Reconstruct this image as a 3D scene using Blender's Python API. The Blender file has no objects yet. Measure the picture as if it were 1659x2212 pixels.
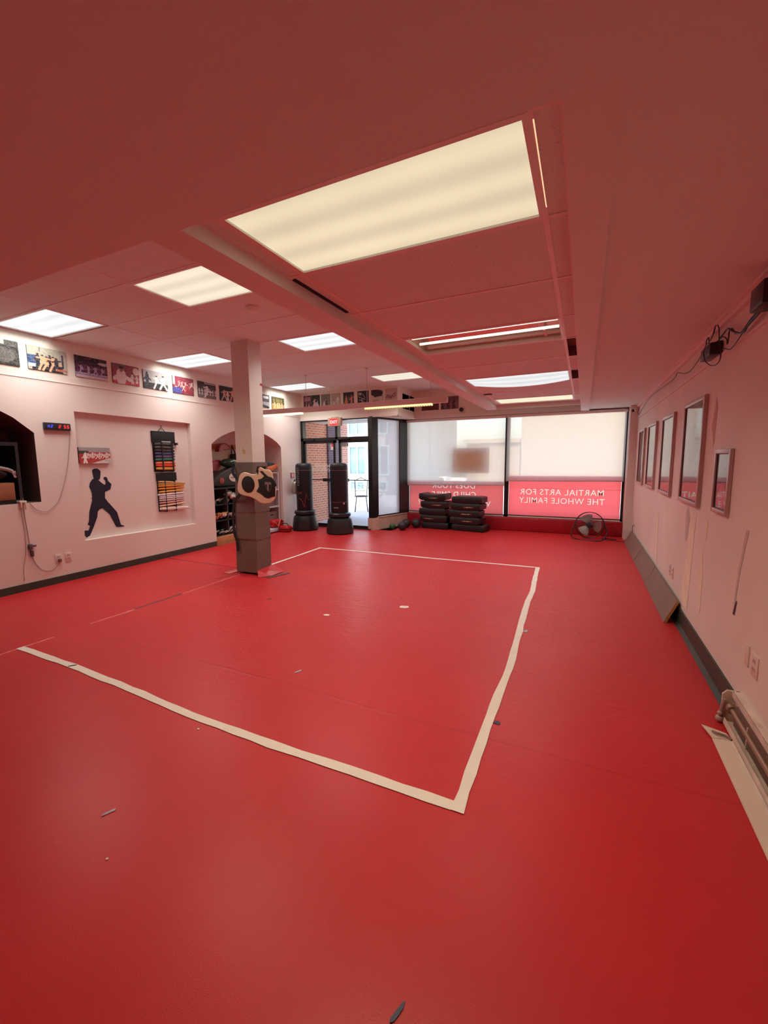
import bpy, bmesh, math, random
import numpy as np
from mathutils import Vector, Matrix
from mathutils.geometry import tessellate_polygon
PI = math.pi
S = bpy.context.scene
COL = S.collection

# ------------------------------------------------------------------ camera
cam_d = bpy.data.cameras.new('camera')
cam = bpy.data.objects.new('camera', cam_d); COL.objects.link(cam)
yaw, pitch, roll = math.radians(25.246), math.radians(6.894), math.radians(-0.549)
fw = Vector((-math.sin(yaw)*math.cos(pitch), math.cos(yaw)*math.cos(pitch), -math.sin(pitch)))
rt = Vector((math.cos(yaw), math.sin(yaw), 0)); up = rt.cross(fw)
r2 = math.cos(roll)*rt + math.sin(roll)*up
u2 = -math.sin(roll)*rt + math.cos(roll)*up
cam.matrix_world = Matrix(((r2.x, u2.x, -fw.x, 0), (r2.y, u2.y, -fw.y, 0), (r2.z, u2.z, -fw.z, 1.45), (0, 0, 0, 1)))
cam_d.sensor_fit = 'HORIZONTAL'; cam_d.sensor_width = 36.0
cam_d.lens = 911.87/1659*36.0
cam_d.clip_start = 0.02; cam_d.clip_end = 300
S.camera = cam

# ------------------------------------------------------------------ world, sun, exposure
SKY_STRENGTH = 1.2
SUN_STRENGTH = 5.5
LAMP = 1.68
W = bpy.data.worlds.new('world'); S.world = W; W.use_nodes = True
nt = W.node_tree; nt.nodes.clear()
sky = nt.nodes.new('ShaderNodeTexSky'); sky.sky_type = 'NISHITA'; sky.sun_disc = False
sky.sun_elevation = math.radians(50); sky.sun_rotation = math.radians(200); sky.dust_density = 3.0; sky.air_density = 1.0
bg = nt.nodes.new('ShaderNodeBackground'); bg.inputs['Strength'].default_value = SKY_STRENGTH
wo = nt.nodes.new('ShaderNodeOutputWorld')
nt.links.new(sky.outputs[0], bg.inputs['Color']); nt.links.new(bg.outputs[0], wo.inputs[0])
sun_d = bpy.data.lights.new('sun', 'SUN'); sun_d.energy = SUN_STRENGTH; sun_d.angle = math.radians(1.0); sun_d.color = (1, .96, .88)
sun = bpy.data.objects.new('sun', sun_d); COL.objects.link(sun)
sun.rotation_euler = (math.radians(46), 0, math.radians(-25))     # from behind the building, over the roof
S.view_settings.view_transform = 'Standard'; S.view_settings.look = 'None'
S.view_settings.exposure = 0.0; S.view_settings.gamma = 1.0; S.view_settings.use_curve_mapping = False
S.cycles.use_denoising = True
S.cycles.max_bounces = 10; S.cycles.diffuse_bounces = 6; S.cycles.glossy_bounces = 4; S.cycles.transparent_max_bounces = 12
S.cycles.sample_clamp_indirect = 6.0

# ------------------------------------------------------------------ materials
MATS = {}
def lin(c):
    return tuple(((v/255)/12.92 if v/255 <= .04045 else ((v/255+.055)/1.055)**2.4) for v in c)
def mat(name, col, rough=.6, metal=0.0, bump=0.0, bscale=200, var=0.0, vscale=3.0, emit=0.0, ecol=None, coat=0.0, spec=.5, col2=None, sheen=0):
    if name in MATS: return MATS[name]
    m = bpy.data.materials.new(name); m.use_nodes = True; n = m.node_tree.nodes; l = m.node_tree.links
    b = n['Principled BSDF']
    b.inputs['Base Color'].default_value = (*col, 1); b.inputs['Roughness'].default_value = rough
    b.inputs['Metallic'].default_value = metal; b.inputs['Coat Weight'].default_value = coat
    b.inputs['Specular IOR Level'].default_value = spec
    if emit:
        b.inputs['Emission Color'].default_value = (*(ecol or col), 1); b.inputs['Emission Strength'].default_value = emit
    tc = n.new('ShaderNodeTexCoord')
    nz = n.new('ShaderNodeTexNoise'); nz.inputs['Scale'].default_value = vscale; nz.inputs['Detail'].default_value = 5
    l.new(tc.outputs['Object'], nz.inputs['Vector'])
    cr = n.new('ShaderNodeValToRGB')
    a = [max(0, v*(1-var)) for v in col]; c2 = col2 or [min(1, v*(1+var)) for v in col]
    cr.color_ramp.elements[0].position = .3; cr.color_ramp.elements[0].color = (*a, 1)
    cr.color_ramp.elements[1].position = .7; cr.color_ramp.elements[1].color = (*c2, 1)
    l.new(nz.outputs['Fac'], cr.inputs['Fac']); l.new(cr.outputs['Color'], b.inputs['Base Color'])
    if bump:
        n2 = n.new('ShaderNodeTexNoise'); n2.inputs['Scale'].default_value = bscale; n2.inputs['Detail'].default_value = 3
        l.new(tc.outputs['Object'], n2.inputs['Vector'])
        bp = n.new('ShaderNodeBump'); bp.inputs['Strength'].default_value = bump; bp.inputs['Distance'].default_value = .01
        l.new(n2.outputs['Fac'], bp.inputs['Height']); l.new(bp.outputs['Normal'], b.inputs['Normal'])
    MATS[name] = m
    return m

def math_node(n, l, op, a, b=None, c=None):
    q = n.new('ShaderNodeMath'); q.operation = op
    for i, v in enumerate((a, b, c)):
        if v is None: continue
        if isinstance(v, (int, float)): q.inputs[i].default_value = v
        else: l.new(v, q.inputs[i])
    return q.outputs[0]

def floor_mat():
    m = bpy.data.materials.new('red_vinyl_mat'); m.use_nodes = True; n = m.node_tree.nodes; l = m.node_tree.links
    b = n['Principled BSDF']
    geo = n.new('ShaderNodeNewGeometry'); sp = n.new('ShaderNodeSeparateXYZ'); l.new(geo.outputs['Position'], sp.inputs[0])
    # colour: patchy vinyl
    nz = n.new('ShaderNodeTexNoise'); nz.inputs['Scale'].default_value = 1.1; nz.inputs['Detail'].default_value = 7; nz.inputs['Roughness'].default_value = .62
    l.new(geo.outputs['Position'], nz.inputs['Vector'])
    cr = n.new('ShaderNodeValToRGB'); e = cr.color_ramp.elements
    e[0].position = .3; e[0].color = (.50, .022, .026, 1); e[1].position = .72; e[1].color = (.57, .030, .033, 1)
    l.new(nz.outputs['Fac'], cr.inputs['Fac'])
    # scuffs
    n3 = n.new('ShaderNodeTexNoise'); n3.inputs['Scale'].default_value = 2.3; n3.inputs['Detail'].default_value = 9; n3.inputs['Roughness'].default_value = .75; n3.inputs['Distortion'].default_value = 1.2
    l.new(geo.outputs['Position'], n3.inputs['Vector'])
    sc = n.new('ShaderNodeMapRange'); sc.inputs['From Min'].default_value = .62; sc.inputs['From Max'].default_value = .82; sc.inputs['To Max'].default_value = .18
    l.new(n3.outputs['Fac'], sc.inputs['Value'])
    mx = n.new('ShaderNodeMix'); mx.data_type = 'RGBA'; l.new(sc.outputs[0], mx.inputs['Factor'])
    l.new(cr.outputs['Color'], mx.inputs['A']); mx.inputs['B'].default_value = (.62, .055, .045, 1)
    # seams between the mats, running across the room, slightly wavy
    wv = n.new('ShaderNodeTexNoise'); wv.inputs['Scale'].default_value = 1.2; l.new(geo.outputs['Position'], wv.inputs['Vector'])
    wob = math_node(n, l, 'MULTIPLY_ADD', wv.outputs['Fac'], .10, -.05)
    yy = math_node(n, l, 'ADD', sp.outputs['Y'], wob)
    ph = math_node(n, l, 'MULTIPLY_ADD', yy, 1/1.52, -2.09/1.52+10.5)
    fr = math_node(n, l, 'FRACT', ph)
    ds = math_node(n, l, 'MULTIPLY', math_node(n, l, 'ABSOLUTE', math_node(n, l, 'SUBTRACT', fr, .5)), 1.52)
    seam = n.new('ShaderNodeMapRange'); seam.inputs['From Min'].default_value = .003; seam.inputs['From Max'].default_value = .016; seam.inputs['To Min'].default_value = 1; seam.inputs['To Max'].default_value = 0
    l.new(ds, seam.inputs['Value'])
    right = math_node(n, l, 'GREATER_THAN', sp.outputs['X'], -3.95)
    seamv = math_node(n, l, 'MULTIPLY', math_node(n, l, 'MULTIPLY', seam.outputs[0], right), math_node(n, l, 'GREATER_THAN', sp.outputs['Y'], 1.4))
    far = n.new('ShaderNodeMapRange'); far.inputs['From Min'].default_value = 1.5; far.inputs['From Max'].default_value = 4.2; far.inputs['To Min'].default_value = .04; far.inputs['To Max'].default_value = .75
    l.new(sp.outputs['Y'], far.inputs['Value'])
    mx2 = n.new('ShaderNodeMix'); mx2.data_type = 'RGBA'
    l.new(math_node(n, l, 'MULTIPLY', seamv, .16), mx2.inputs['Factor'])
    l.new(mx.outputs['Result'], mx2.inputs['A']); mx2.inputs['B'].default_value = (.25, .006, .01, 1)
    l.new(mx2.outputs['Result'], b.inputs['Base Color'])
    # roughness
    rr = n.new('ShaderNodeMapRange'); rr.inputs['To Min'].default_value = .42; rr.inputs['To Max'].default_value = .56
    l.new(n3.outputs['Fac'], rr.inputs['Value']); l.new(rr.outputs[0], b.inputs['Roughness'])
    b.inputs['Specular IOR Level'].default_value = .12; b.inputs['Coat Weight'].default_value = .36; b.inputs['Coat Roughness'].default_value = .30
    # bump: grain, creases, seams
    g = n.new('ShaderNodeTexNoise'); g.inputs['Scale'].default_value = 260; g.inputs['Detail'].default_value = 2; l.new(geo.outputs['Position'], g.inputs['Vector'])
    c = n.new('ShaderNodeTexNoise'); c.inputs['Scale'].default_value = 5.5; c.inputs['Detail'].default_value = 6; c.inputs['Roughness'].default_value = .6; c.inputs['Distortion'].default_value = 2.0
    mp = n.new('ShaderNodeMapping'); mp.inputs['Scale'].default_value = (1.0, 1.6, 1); l.new(geo.outputs['Position'], mp.inputs['Vector']); l.new(mp.outputs[0], c.inputs['Vector'])
    h1 = math_node(n, l, 'MULTIPLY', g.outputs['Fac'], .022)
    h2 = math_node(n, l, 'ADD', math_node(n, l, 'MULTIPLY', c.outputs['Fac'], far.outputs[0]), h1)
    h3 = math_node(n, l, 'MULTIPLY_ADD', seamv, .07, h2)
    bp = n.new('ShaderNodeBump'); bp.inputs['Strength'].default_value = .42; bp.inputs['Distance'].default_value = .028
    l.new(h3, bp.inputs['Height']); l.new(bp.outputs['Normal'], b.inputs['Normal']); l.new(bp.outputs['Normal'], b.inputs['Coat Normal'])
    return m

def lens_mat(name, col, strength, x0, x1, y0, y1, tubes=3):
    """prismatic diffuser lit by tubes: brighter in bands under each tube"""
    m = bpy.data.materials.new(name); m.use_nodes = True; n = m.node_tree.nodes; l = m.node_tree.links
    b = n['Principled BSDF']; b.inputs['Base Color'].default_value = (.10, .10, .10, 1); b.inputs['Roughness'].default_value = .5
    geo = n.new('ShaderNodeNewGeometry'); sp = n.new('ShaderNodeSeparateXYZ'); l.new(geo.outputs['Position'], sp.inputs[0])
    t = math_node(n, l, 'MULTIPLY_ADD', sp.outputs['Y'], 1/(y1-y0), -y0/(y1-y0))
    w = math_node(n, l, 'COSINE', math_node(n, l, 'MULTIPLY', math_node(n, l, 'MULTIPLY_ADD', t, float(tubes), .5), 2*PI))
    nz = n.new('ShaderNodeTexNoise'); nz.inputs['Scale'].default_value = 1.5; l.new(geo.outputs['Position'], nz.inputs['Vector'])
    a = math_node(n, l, 'MULTIPLY_ADD', w, .085, .86)
    a = math_node(n, l, 'ADD', a, math_node(n, l, 'MULTIPLY_ADD', nz.outputs['Fac'], .16, -.08))
    # prism grain
    vx = math_node(n, l, 'SINE', math_node(n, l, 'MULTIPLY', math_node(n, l, 'ADD', sp.outputs['X'], sp.outputs['Y']), 560))
    vy = math_node(n, l, 'SINE', math_node(n, l, 'MULTIPLY', math_node(n, l, 'SUBTRACT', sp.outputs['X'], sp.outputs['Y']), 560))
    gr = math_node(n, l, 'MULTIPLY', math_node(n, l, 'MULTIPLY', vx, vy), .07)
    a = math_node(n, l, 'ADD', a, gr)
    b.inputs['Emission Color'].default_value = (*col, 1)
    l.new(math_node(n, l, 'MULTIPLY', a, strength), b.inputs['Emission Strength'])
    return m

def ceiling_mat(name, col, pits):
    m = bpy.data.materials.new(name); m.use_nodes = True; n = m.node_tree.nodes; l = m.node_tree.links
    b = n['Principled BSDF']; b.inputs['Roughness'].default_value = .95
    geo = n.new('ShaderNodeNewGeometry')
    v = n.new('ShaderNodeTexNoise'); v.inputs['Scale'].default_value = 110; v.inputs['Detail'].default_value = 3; l.new(geo.outputs['Position'], v.inputs['Vector'])
    r = n.new('ShaderNodeMapRange'); r.inputs['From Min'].default_value = .27; r.inputs['From Max'].default_value = .40
    l.new(v.outputs['Fac'], r.inputs['Value'])
    mx = n.new('ShaderNodeMix'); mx.data_type = 'RGBA'
    mx.inputs['A'].default_value = (*[c*(1-pits) for c in col], 1); mx.inputs['B'].default_value = (*col, 1)
    l.new(r.outputs[0], mx.inputs['Factor']); l.new(mx.outputs['Result'], b.inputs['Base Color'])
    bp = n.new('ShaderNodeBump'); bp.inputs['Strength'].default_value = .5*pits+.08; bp.inputs['Distance'].default_value = .004
    l.new(v.outputs['Fac'], bp.inputs['Height']); l.new(bp.outputs['Normal'], b.inputs['Normal'])
    return m

def brick_mat(name, c1, c2, mortar):
    m = bpy.data.materials.new(name); m.use_nodes = True; n = m.node_tree.nodes; l = m.node_tree.links
    b = n['Principled BSDF']; b.inputs['Roughness'].default_value = .9
    geo = n.new('ShaderNodeNewGeometry'); sp = n.new('ShaderNodeSeparateXYZ'); l.new(geo.outputs['Position'], sp.inputs[0])
    cb = n.new('ShaderNodeCombineXYZ'); l.new(math_node(n, l, 'ADD', sp.outputs['Y'], sp.outputs['X']), cb.inputs[0]); l.new(sp.outputs['Z'], cb.inputs[1])
    br = n.new('ShaderNodeTexBrick'); l.new(cb.outputs[0], br.inputs['Vector'])
    br.inputs['Scale'].default_value = 1.0; br.inputs['Brick Width'].default_value = .17; br.inputs['Row Height'].default_value = .056
    br.inputs['Mortar Size'].default_value = .008; br.inputs['Color1'].default_value = (*c1, 1); br.inputs['Color2'].default_value = (*c2, 1); br.inputs['Mortar'].default_value = (*mortar, 1)
    l.new(br.outputs['Color'], b.inputs['Base Color'])
    return m

def shade_mat(name, col, trans, tp=.42):
    m = bpy.data.materials.new(name); m.use_nodes = True; n = m.node_tree.nodes; l = m.node_tree.links; n.clear()
    out = n.new('ShaderNodeOutputMaterial')
    geo = n.new('ShaderNodeNewGeometry'); wv = n.new('ShaderNodeTexNoise'); wv.inputs['Scale'].default_value = 6
    l.new(geo.outputs['Position'], wv.inputs['Vector'])
    cr = n.new('ShaderNodeMix'); cr.data_type = 'RGBA'; cr.inputs['A'].default_value = (*[c*.96 for c in col], 1); cr.inputs['B'].default_value = (*col, 1)
    l.new(wv.outputs['Fac'], cr.inputs['Factor'])
    d = n.new('ShaderNodeBsdfDiffuse'); l.new(cr.outputs['Result'], d.inputs['Color'])
    t = n.new('ShaderNodeBsdfTranslucent'); t.inputs['Color'].default_value = (*trans, 1)
    x = n.new('ShaderNodeMixShader'); x.inputs[0].default_value = .62; l.new(d.outputs[0], x.inputs[1]); l.new(t.outputs[0], x.inputs[2])
    p = n.new('ShaderNodeBsdfTransparent'); p.inputs['Color'].default_value = (*trans, 1)
    y = n.new('ShaderNodeMixShader'); y.inputs[0].default_value = tp; l.new(x.outputs[0], y.inputs[1]); l.new(p.outputs[0], y.inputs[2])
    l.new(y.outputs[0], out.inputs[0])
    return m

def glass_mat(name, tint=(1, 1, 1), gl=.06):
    m = bpy.data.materials.new(name); m.use_nodes = True; n = m.node_tree.nodes; l = m.node_tree.links; n.clear()
    out = n.new('ShaderNodeOutputMaterial'); tr = n.new('ShaderNodeBsdfTransparent'); tr.inputs['Color'].default_value = (*tint, 1)
    g = n.new('ShaderNodeBsdfGlossy'); g.inputs['Roughness'].default_value = .02
    fr = n.new('ShaderNodeFresnel'); fr.inputs['IOR'].default_value = 1.4
    mx = n.new('ShaderNodeMixShader'); l.new(fr.outputs[0], mx.inputs[0]); l.new(tr.outputs[0], mx.inputs[1]); l.new(g.outputs[0], mx.inputs[2])
    l.new(mx.outputs[0], out.inputs[0])
    return m

def vcol_mat(name, rough=.45):
    m = bpy.data.materials.new(name); m.use_nodes = True; n = m.node_tree.nodes; l = m.node_tree.links
    b = n['Principled BSDF']; b.inputs['Roughness'].default_value = rough
    a = n.new('ShaderNodeVertexColor'); a.layer_name = 'Col'; l.new(a.outputs['Color'], b.inputs['Base Color'])
    return m

WHITE = (.80, .78, .75)
M_floor = floor_mat()
M_wall = mat('wall_paint', (.76, .665, .625), .75, bump=.06, bscale=60, var=.02, vscale=.8)
M_wallup = mat('wall_paint_cream', (.80, .76, .66), .75, bump=.05, bscale=60, var=.02, vscale=.8)
M_soffit = ceiling_mat('soffit_stipple_paint', (.75, .83, .81), .04)
M_tile = ceiling_mat('ceiling_tile_smooth', (.76, .83, .81), .03)
M_tilep = ceiling_mat('ceiling_tile_pitted', (.76, .79, .77), .35)
M_grid = mat('ceiling_grid_paint', (.84, .80, .77), .5)
M_beam = mat('beam_paint', (.76, .80, .78), .7, var=.02)
M_trim = mat('trim_paint', (.85, .80, .75), .5)
M_base = mat('baseboard_rubber', (.035, .05, .038), .45, var=.15)
M_black = mat('black_aluminium', (.012, .012, .014), .35)
M_void = mat('dark_plenum', (.02, .012, .012), .95)
M_tape = mat('white_floor_tape', (.80, .74, .66), .55, var=.05, vscale=9)
M_wood = mat('orange_plywood', (.50, .22, .09), .55, var=.25, vscale=7)
M_grayvinyl = mat('gray_brown_vinyl', (.16, .125, .105), .5, var=.10, vscale=6, bump=.15, bscale=25)
M_blackv = mat('black_vinyl', (.012, .012, .014), .38, bump=.1, bscale=60)
M_blackp = mat('black_plastic', (.02, .022, .024), .36)
M_blackf = mat('black_fabric', (.014, .014, .015), .8)
M_white = mat('white_plastic', (.8, .78, .75), .4)
M_cream = mat('cream_vinyl', (.78, .60, .44), .45, var=.04)
M_redv = mat('red_vinyl', (.50, .015, .02), .35)
M_curb = mat('red_vinyl_wrap', (.36, .008, .022), .38, bump=.35, bscale=7, var=.1)
M_silver = mat('brushed_steel', (.45, .42, .38), .4, metal=.7)
M_chrome = mat('chrome', (.7, .7, .7), .15, metal=1.0)
M_vcol = vcol_mat('printed_photo')

# ------------------------------------------------------------------ mesh helpers (everything is written in world metres)
class MB:
    def __init__(s): s.v = []; s.f = []; s.fm = []
    def add(s, vs, fs, mi=0):
        o = len(s.v); s.v += [Vector(p) for p in vs]; s.f += [[i+o for i in f] for f in fs]; s.fm += [mi]*len(fs); return s
    def box(s, x0, x1, y0, y1, z0, z1, mi=0, M=None):
        vs = [Vector((x, y, z)) for z in (z0, z1) for y in (y0, y1) for x in (x0, x1)]
        if M is not None: vs = [M @ p for p in vs]
        return s.add(vs, [(0, 2, 3, 1), (4, 5, 7, 6), (0, 1, 5, 4), (2, 6, 7, 3), (0, 4, 6, 2), (1, 3, 7, 5)], mi)
    def quad(s, *p, mi=0): return s.add(p, [tuple(range(len(p)))], mi)
    def prism(s, poly, vec, mi=0):
        vec = Vector(vec); n = len(poly); P = [Vector(p) for p in poly]
        tri = tessellate_polygon([P]); a = [tuple(t) for t in tri]
        b = [tuple(i+n for i in reversed(t)) for t in a]
        sd = [(i, (i+1) % n, (i+1) % n+n, i+n) for i in range(n)]
        return s.add(P+[p+vec for p in P], a+b+sd, mi)
    def tube(s, path, r, n=8, mi=0, cap=True):
        P = [Vector(p) for p in path]; rs = r if isinstance(r, (list, tuple)) else [r]*len(P)
        vs = []; prev = None
        for i, p in enumerate(P):
            t = (P[min(i+1, len(P)-1)]-P[max(i-1, 0)]).normalized()
            if prev is None:
                a = Vector((0, 0, 1)) if abs(t.z) < .9 else Vector((1, 0, 0)); u = t.cross(a).normalized()
            else: u = (prev - t*prev.dot(t)).normalized()
            prev = u; w = t.cross(u)
            vs += [p+(u*math.cos(2*PI*k/n)+w*math.sin(2*PI*k/n))*rs[i] for k in range(n)]
        fs = [(i*n+k, i*n+(k+1) % n, (i+1)*n+(k+1) % n, (i+1)*n+k) for i in range(len(P)-1) for k in range(n)]
        if cap: fs += [tuple(reversed(range(n))), tuple(range((len(P)-1)*n, len(P)*n))]
        return s.add(vs, fs, mi)
    def lathe(s, c, prof, n=32, mi=0, axis=(0, 0, 1)):
        ax = Vector(axis).normalized(); a = Vector((1, 0, 0)) if abs(ax.x) < .9 else Vector((0, 1, 0))
        u = ax.cross(a).normalized(); w = ax.cross(u); c = Vector(c); vs = []
        for r, z in prof: vs += [c+ax*z+(u*math.cos(2*PI*k/n)+w*math.sin(2*PI*k/n))*max(r, 1e-5) for k in range(n)]
        fs = [(i*n+k, i*n+(k+1) % n, (i+1)*n+(k+1) % n, (i+1)*n+k) for i in range(len(prof)-1) for k in range(n)]
        fs += [tuple(reversed(range(n))), tuple(range((len(prof)-1)*n, len(prof)*n))]
        return s.add(vs, fs, mi)
    def ball(s, c, r, sc=(1, 1, 1), n=20, mi=0):
        prof = [(math.sin(PI*i/12), -math.cos(PI*i/12)) for i in range(13)]; c = Vector(c); o = len(s.v)
        s.lathe((0, 0, 0), prof, n, mi)
        for i in range(o, len(s.v)): p = s.v[i]; s.v[i] = Vector((p.x*r*sc[0], p.y*r*sc[1], p.z*r*sc[2]))+c
        return s
    def build(s, name, m, parent=None, smooth=False, bevel=0, seg=2, at=None, subd=0, fixn=True):
        me = bpy.data.meshes.new(name)
        if at is None:
            if parent is not None: at = parent.matrix_world.translation.copy() if parent.type != 'EMPTY' or True else Vector()
            else:
                xs = [p.x for p in s.v]; ys = [p.y for p in s.v]; zs = [p.z for p in s.v]
                at = Vector(((min(xs)+max(xs))/2, (min(ys)+max(ys))/2, min(zs)))
        at = Vector(at)
        if parent is not None and 'world_at' in parent.keys(): at = Vector(parent['world_at'])
        me.from_pydata([p-at for p in s.v], [], s.f)
        ms = m if isinstance(m, (list, tuple)) else [m]
        for q in ms: me.materials.append(q)
        for p, i in zip(me.polygons, s.fm): p.material_index = min(i, len(ms)-1)
        if fixn or bevel:
            bm = bmesh.new(); bm.from_mesh(me)
            if fixn: bmesh.ops.recalc_face_normals(bm, faces=bm.faces)
            if bevel:
                es = [e for e in bm.edges if len(e.link_faces) == 2 and e.calc_face_angle(0) > .6]
                bmesh.ops.bevel(bm, geom=es, offset=bevel, segments=seg, affect='EDGES', profile=.5, clamp_overlap=True)
            bm.to_mesh(me); bm.free()
        if smooth or (bevel and seg > 1):
            for p in me.polygons: p.use_smooth = True
            try: me.set_sharp_from_angle(angle=math.radians(40))
            except Exception: pass
        o = bpy.data.objects.new(name, me); COL.objects.link(o)
        if parent is not None:
            o.parent = parent; o['world_at'] = list(at)
        else:
            o.location = at; o['world_at'] = list(at)
        if subd:
            md = o.modifiers.new('s', 'SUBSURF'); md.levels = subd; md.render_levels = subd
        return o

def thing(name, label, cat, at=(0, 0, 0), group=None):
    o = bpy.data.objects.new(name, None); COL.objects.link(o); o.location = at; o['world_at'] = list(at)
    o.empty_display_size = .1
    o['label'] = label; o['category'] = cat
    if group: o['group'] = group
    return o
def tag(o, label, cat, group=None):
    o['label'] = label; o['category'] = cat
    if group: o['group'] = group
    return o
def struct(o, label=None):
    o['kind'] = 'structure'
    if label: o['label'] = label
    return o
def dup(root, loc, label, rotz=0.0, group=None):
    r = root.copy(); COL.objects.link(r); r.location = loc; r.rotation_euler = (0, 0, rotz); r['label'] = label
    if group: r['group'] = group
    for ch in list(root.children):
        c = ch.copy(); COL.objects.link(c); c.parent = r
        for g in ch.children:
            d = g.copy(); COL.objects.link(d); d.parent = c
    return r
def rotz(cx, cy, a):
    return Matrix.Translation((cx, cy, 0)) @ Matrix.Rotation(a, 4, 'Z') @ Matrix.Translation((-cx, -cy, 0))

def text_mb(txt, size, place, bold=.0, depth=.0, align='CENTER', space=1.0):
    """letter shapes as a mesh; place(u, v) -> world point for text coordinates u (along), v (up)"""
    cu = bpy.data.curves.new('t', 'FONT'); cu.body = txt; cu.size = size; cu.align_x = align; cu.offset = bold; cu.resolution_u = 3; cu.space_character = space
    ob = bpy.data.objects.new('t', cu); COL.objects.link(ob)
    dg = bpy.context.evaluated_depsgraph_get(); me = bpy.data.meshes.new_from_object(ob.evaluated_get(dg))
    mb = MB(); mb.add([place(v.co.x, v.co.y) for v in me.vertices], [list(p.vertices) for p in me.polygons])
    bpy.data.objects.remove(ob); bpy.data.curves.remove(cu); bpy.data.meshes.remove(me)
    return mb

# ================================================================== STRUCTURE
XL, XR, YB, YW = -5.76, 0.82, -3.0, 9.05
ZS, ZT, ZB = 2.37, 2.93, 2.44            # soffit, tray ceiling, bay ceiling

# floor: room and a strip under the alcove
b = MB(); b.box(XL-.7, XR, YB, 7.86, -.06, 0); b.box(-3.99, XR, 7.86, 8.9, -.06, 0)
struct(b.build('floor', M_floor))
# seams where the mat sheets meet on the column side: raised lip with a dark gap
rnd = random.Random(3)
b = MB()
def lip(p0, p1, w, h, n=24, seed=0, mi=0):
    rr = random.Random(seed); P0, P1 = Vector(p0), Vector(p1); t = (P1-P0).normalized(); s = Vector((-t.y, t.x, 0))
    vs = []
    for i in range(n+1):
        p = P0.lerp(P1, i/n); hh = h*(.5+.7*rr.random()); ww = w*(.7+.5*rr.random())
        vs += [p-s*ww, p+Vector((0, 0, hh)), p+s*ww*.4]
    fs = []
    for i in range(n): a = i*3; fs += [(a, a+3, a+4, a+1), (a+1, a+4, a+5, a+2)]
    b.add(vs, fs, mi)
lip((-4.01, 1.2, 0), (-3.99, 1.9, 0), .010, .004, 16, 1)
lip((-4.02, 2.2, 0), (-4.0, 2.65, 0), .012, .004, 10, 2)
lip((-3.99, 3.15, 0), (-4.0, 4.05, 0), .012, .005, 16, 4)
fl = bpy.data.objects['floor']
M_seamlip = mat('vinyl_seam_edge', (.62, .10, .09), .4)  # pinkish highlight along the raised lip put into its colour
b.build('seam_edge', M_seamlip, fl)
b = MB(); lip((-4.01, 2.62, 0), (-4.0, 3.17, 0), .02, .007, 16, 3); lip((-5.7, 4.33, 0), (-4.1, 4.29, 0), .012, .004, 30, 5); lip((-4.12, 3.75, 0), (-4.02, 4.1, 0), .014, .006, 8, 7)
b.build('seam_gap', mat('vinyl_seam_gap', (.16, .006, .01), .6), fl)

# left wall with an arched alcove at each end and a shallow display recess between them
def arch(y0, y1, zs, za, n=9):
    """opening top: short straight haunches and a low curve, as built"""
    return [(y0+(y1-y0)*i/n, zs+(za-zs)*math.sin(PI*min(1, max(0, i/n)))**.75) for i in range(n+1)]
REC = [(3.20, .47), (4.92, .45), (4.93, 2.08), (3.21, 2.10)]
A2 = [(5.34, 0.0)]+arch(5.34, 7.18, 1.76, 2.06, 14)+[(7.18, 0.0)]
A1 = [(-.2, 1.0), (2.76, 1.01)]+list(reversed(arch(-.2, 2.76, 1.81, 2.35, 16)))
def wall_x(x, outer, holes, mb):
    loops = [[Vector((x, y, z)) for y, z in outer]]+[[Vector((x, y, z)) for y, z in h] for h in holes]
    flat = [p for L in loops for p in L]
    mb.add(flat, [tuple(t) for t in tessellate_polygon(loops)])
def jamb(x0, x1, hole, mb, closed=True, mi=0):
    n = len(hole)
    for i in range(n if closed else n-1):
        (a, c), (d, e) = hole[i], hole[(i+1) % n]
        mb.quad((x0, a, c), (x1, a, c), (x1, d, e), (x0, d, e), mi=mi)
outer = [(YB, 0), (5.34, 0)]+A2[1:-1]+[(7.18, 0), (7.9, 0), (7.9, 2.50), (YB, 2.50)]
b = MB()
wall_x(XL, outer, [REC, A1], b)
jamb(XL, -5.84, REC, b); b.quad(*[(-5.84, y, z) for y, z in REC])
jamb(XL, -6.42, A2, b, closed=False); b.quad((-6.42, 5.34, 0), (-6.42, 7.18, 0), (-6.42, 7.18, 2.1), (-6.42, 5.34, 2.1))
b.add([(XL, YB, 2.5), (XL, 7.9, 2.5), (XL, 7.9, 2.97), (XL, YB, 2.97)], [(0, 1, 2, 3)], 1)
b.quad((-6.42, 5.34, 0.001), (-6.42, 7.18, 0.001), (XL, 7.18, .001), (XL, 5.34, .001), mi=2)
WL = struct(b.build('wall_left', [M_wall, M_wallup, mat('alcove_floor', (.25, .16, .10), .7)], fixn=False))
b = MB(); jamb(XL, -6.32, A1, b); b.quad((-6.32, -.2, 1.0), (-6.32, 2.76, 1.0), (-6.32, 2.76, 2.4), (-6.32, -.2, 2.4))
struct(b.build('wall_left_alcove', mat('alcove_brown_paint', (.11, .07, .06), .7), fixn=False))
# narrow ledge below the photographs
b = MB(); b.box(XL, XL+.006, YB, 5.3, 2.425, 2.432); b.box(XL, XL+.006, 5.3, 7.9, 2.425, 2.432)
struct(b.build('trim_1', M_wallup))

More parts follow.
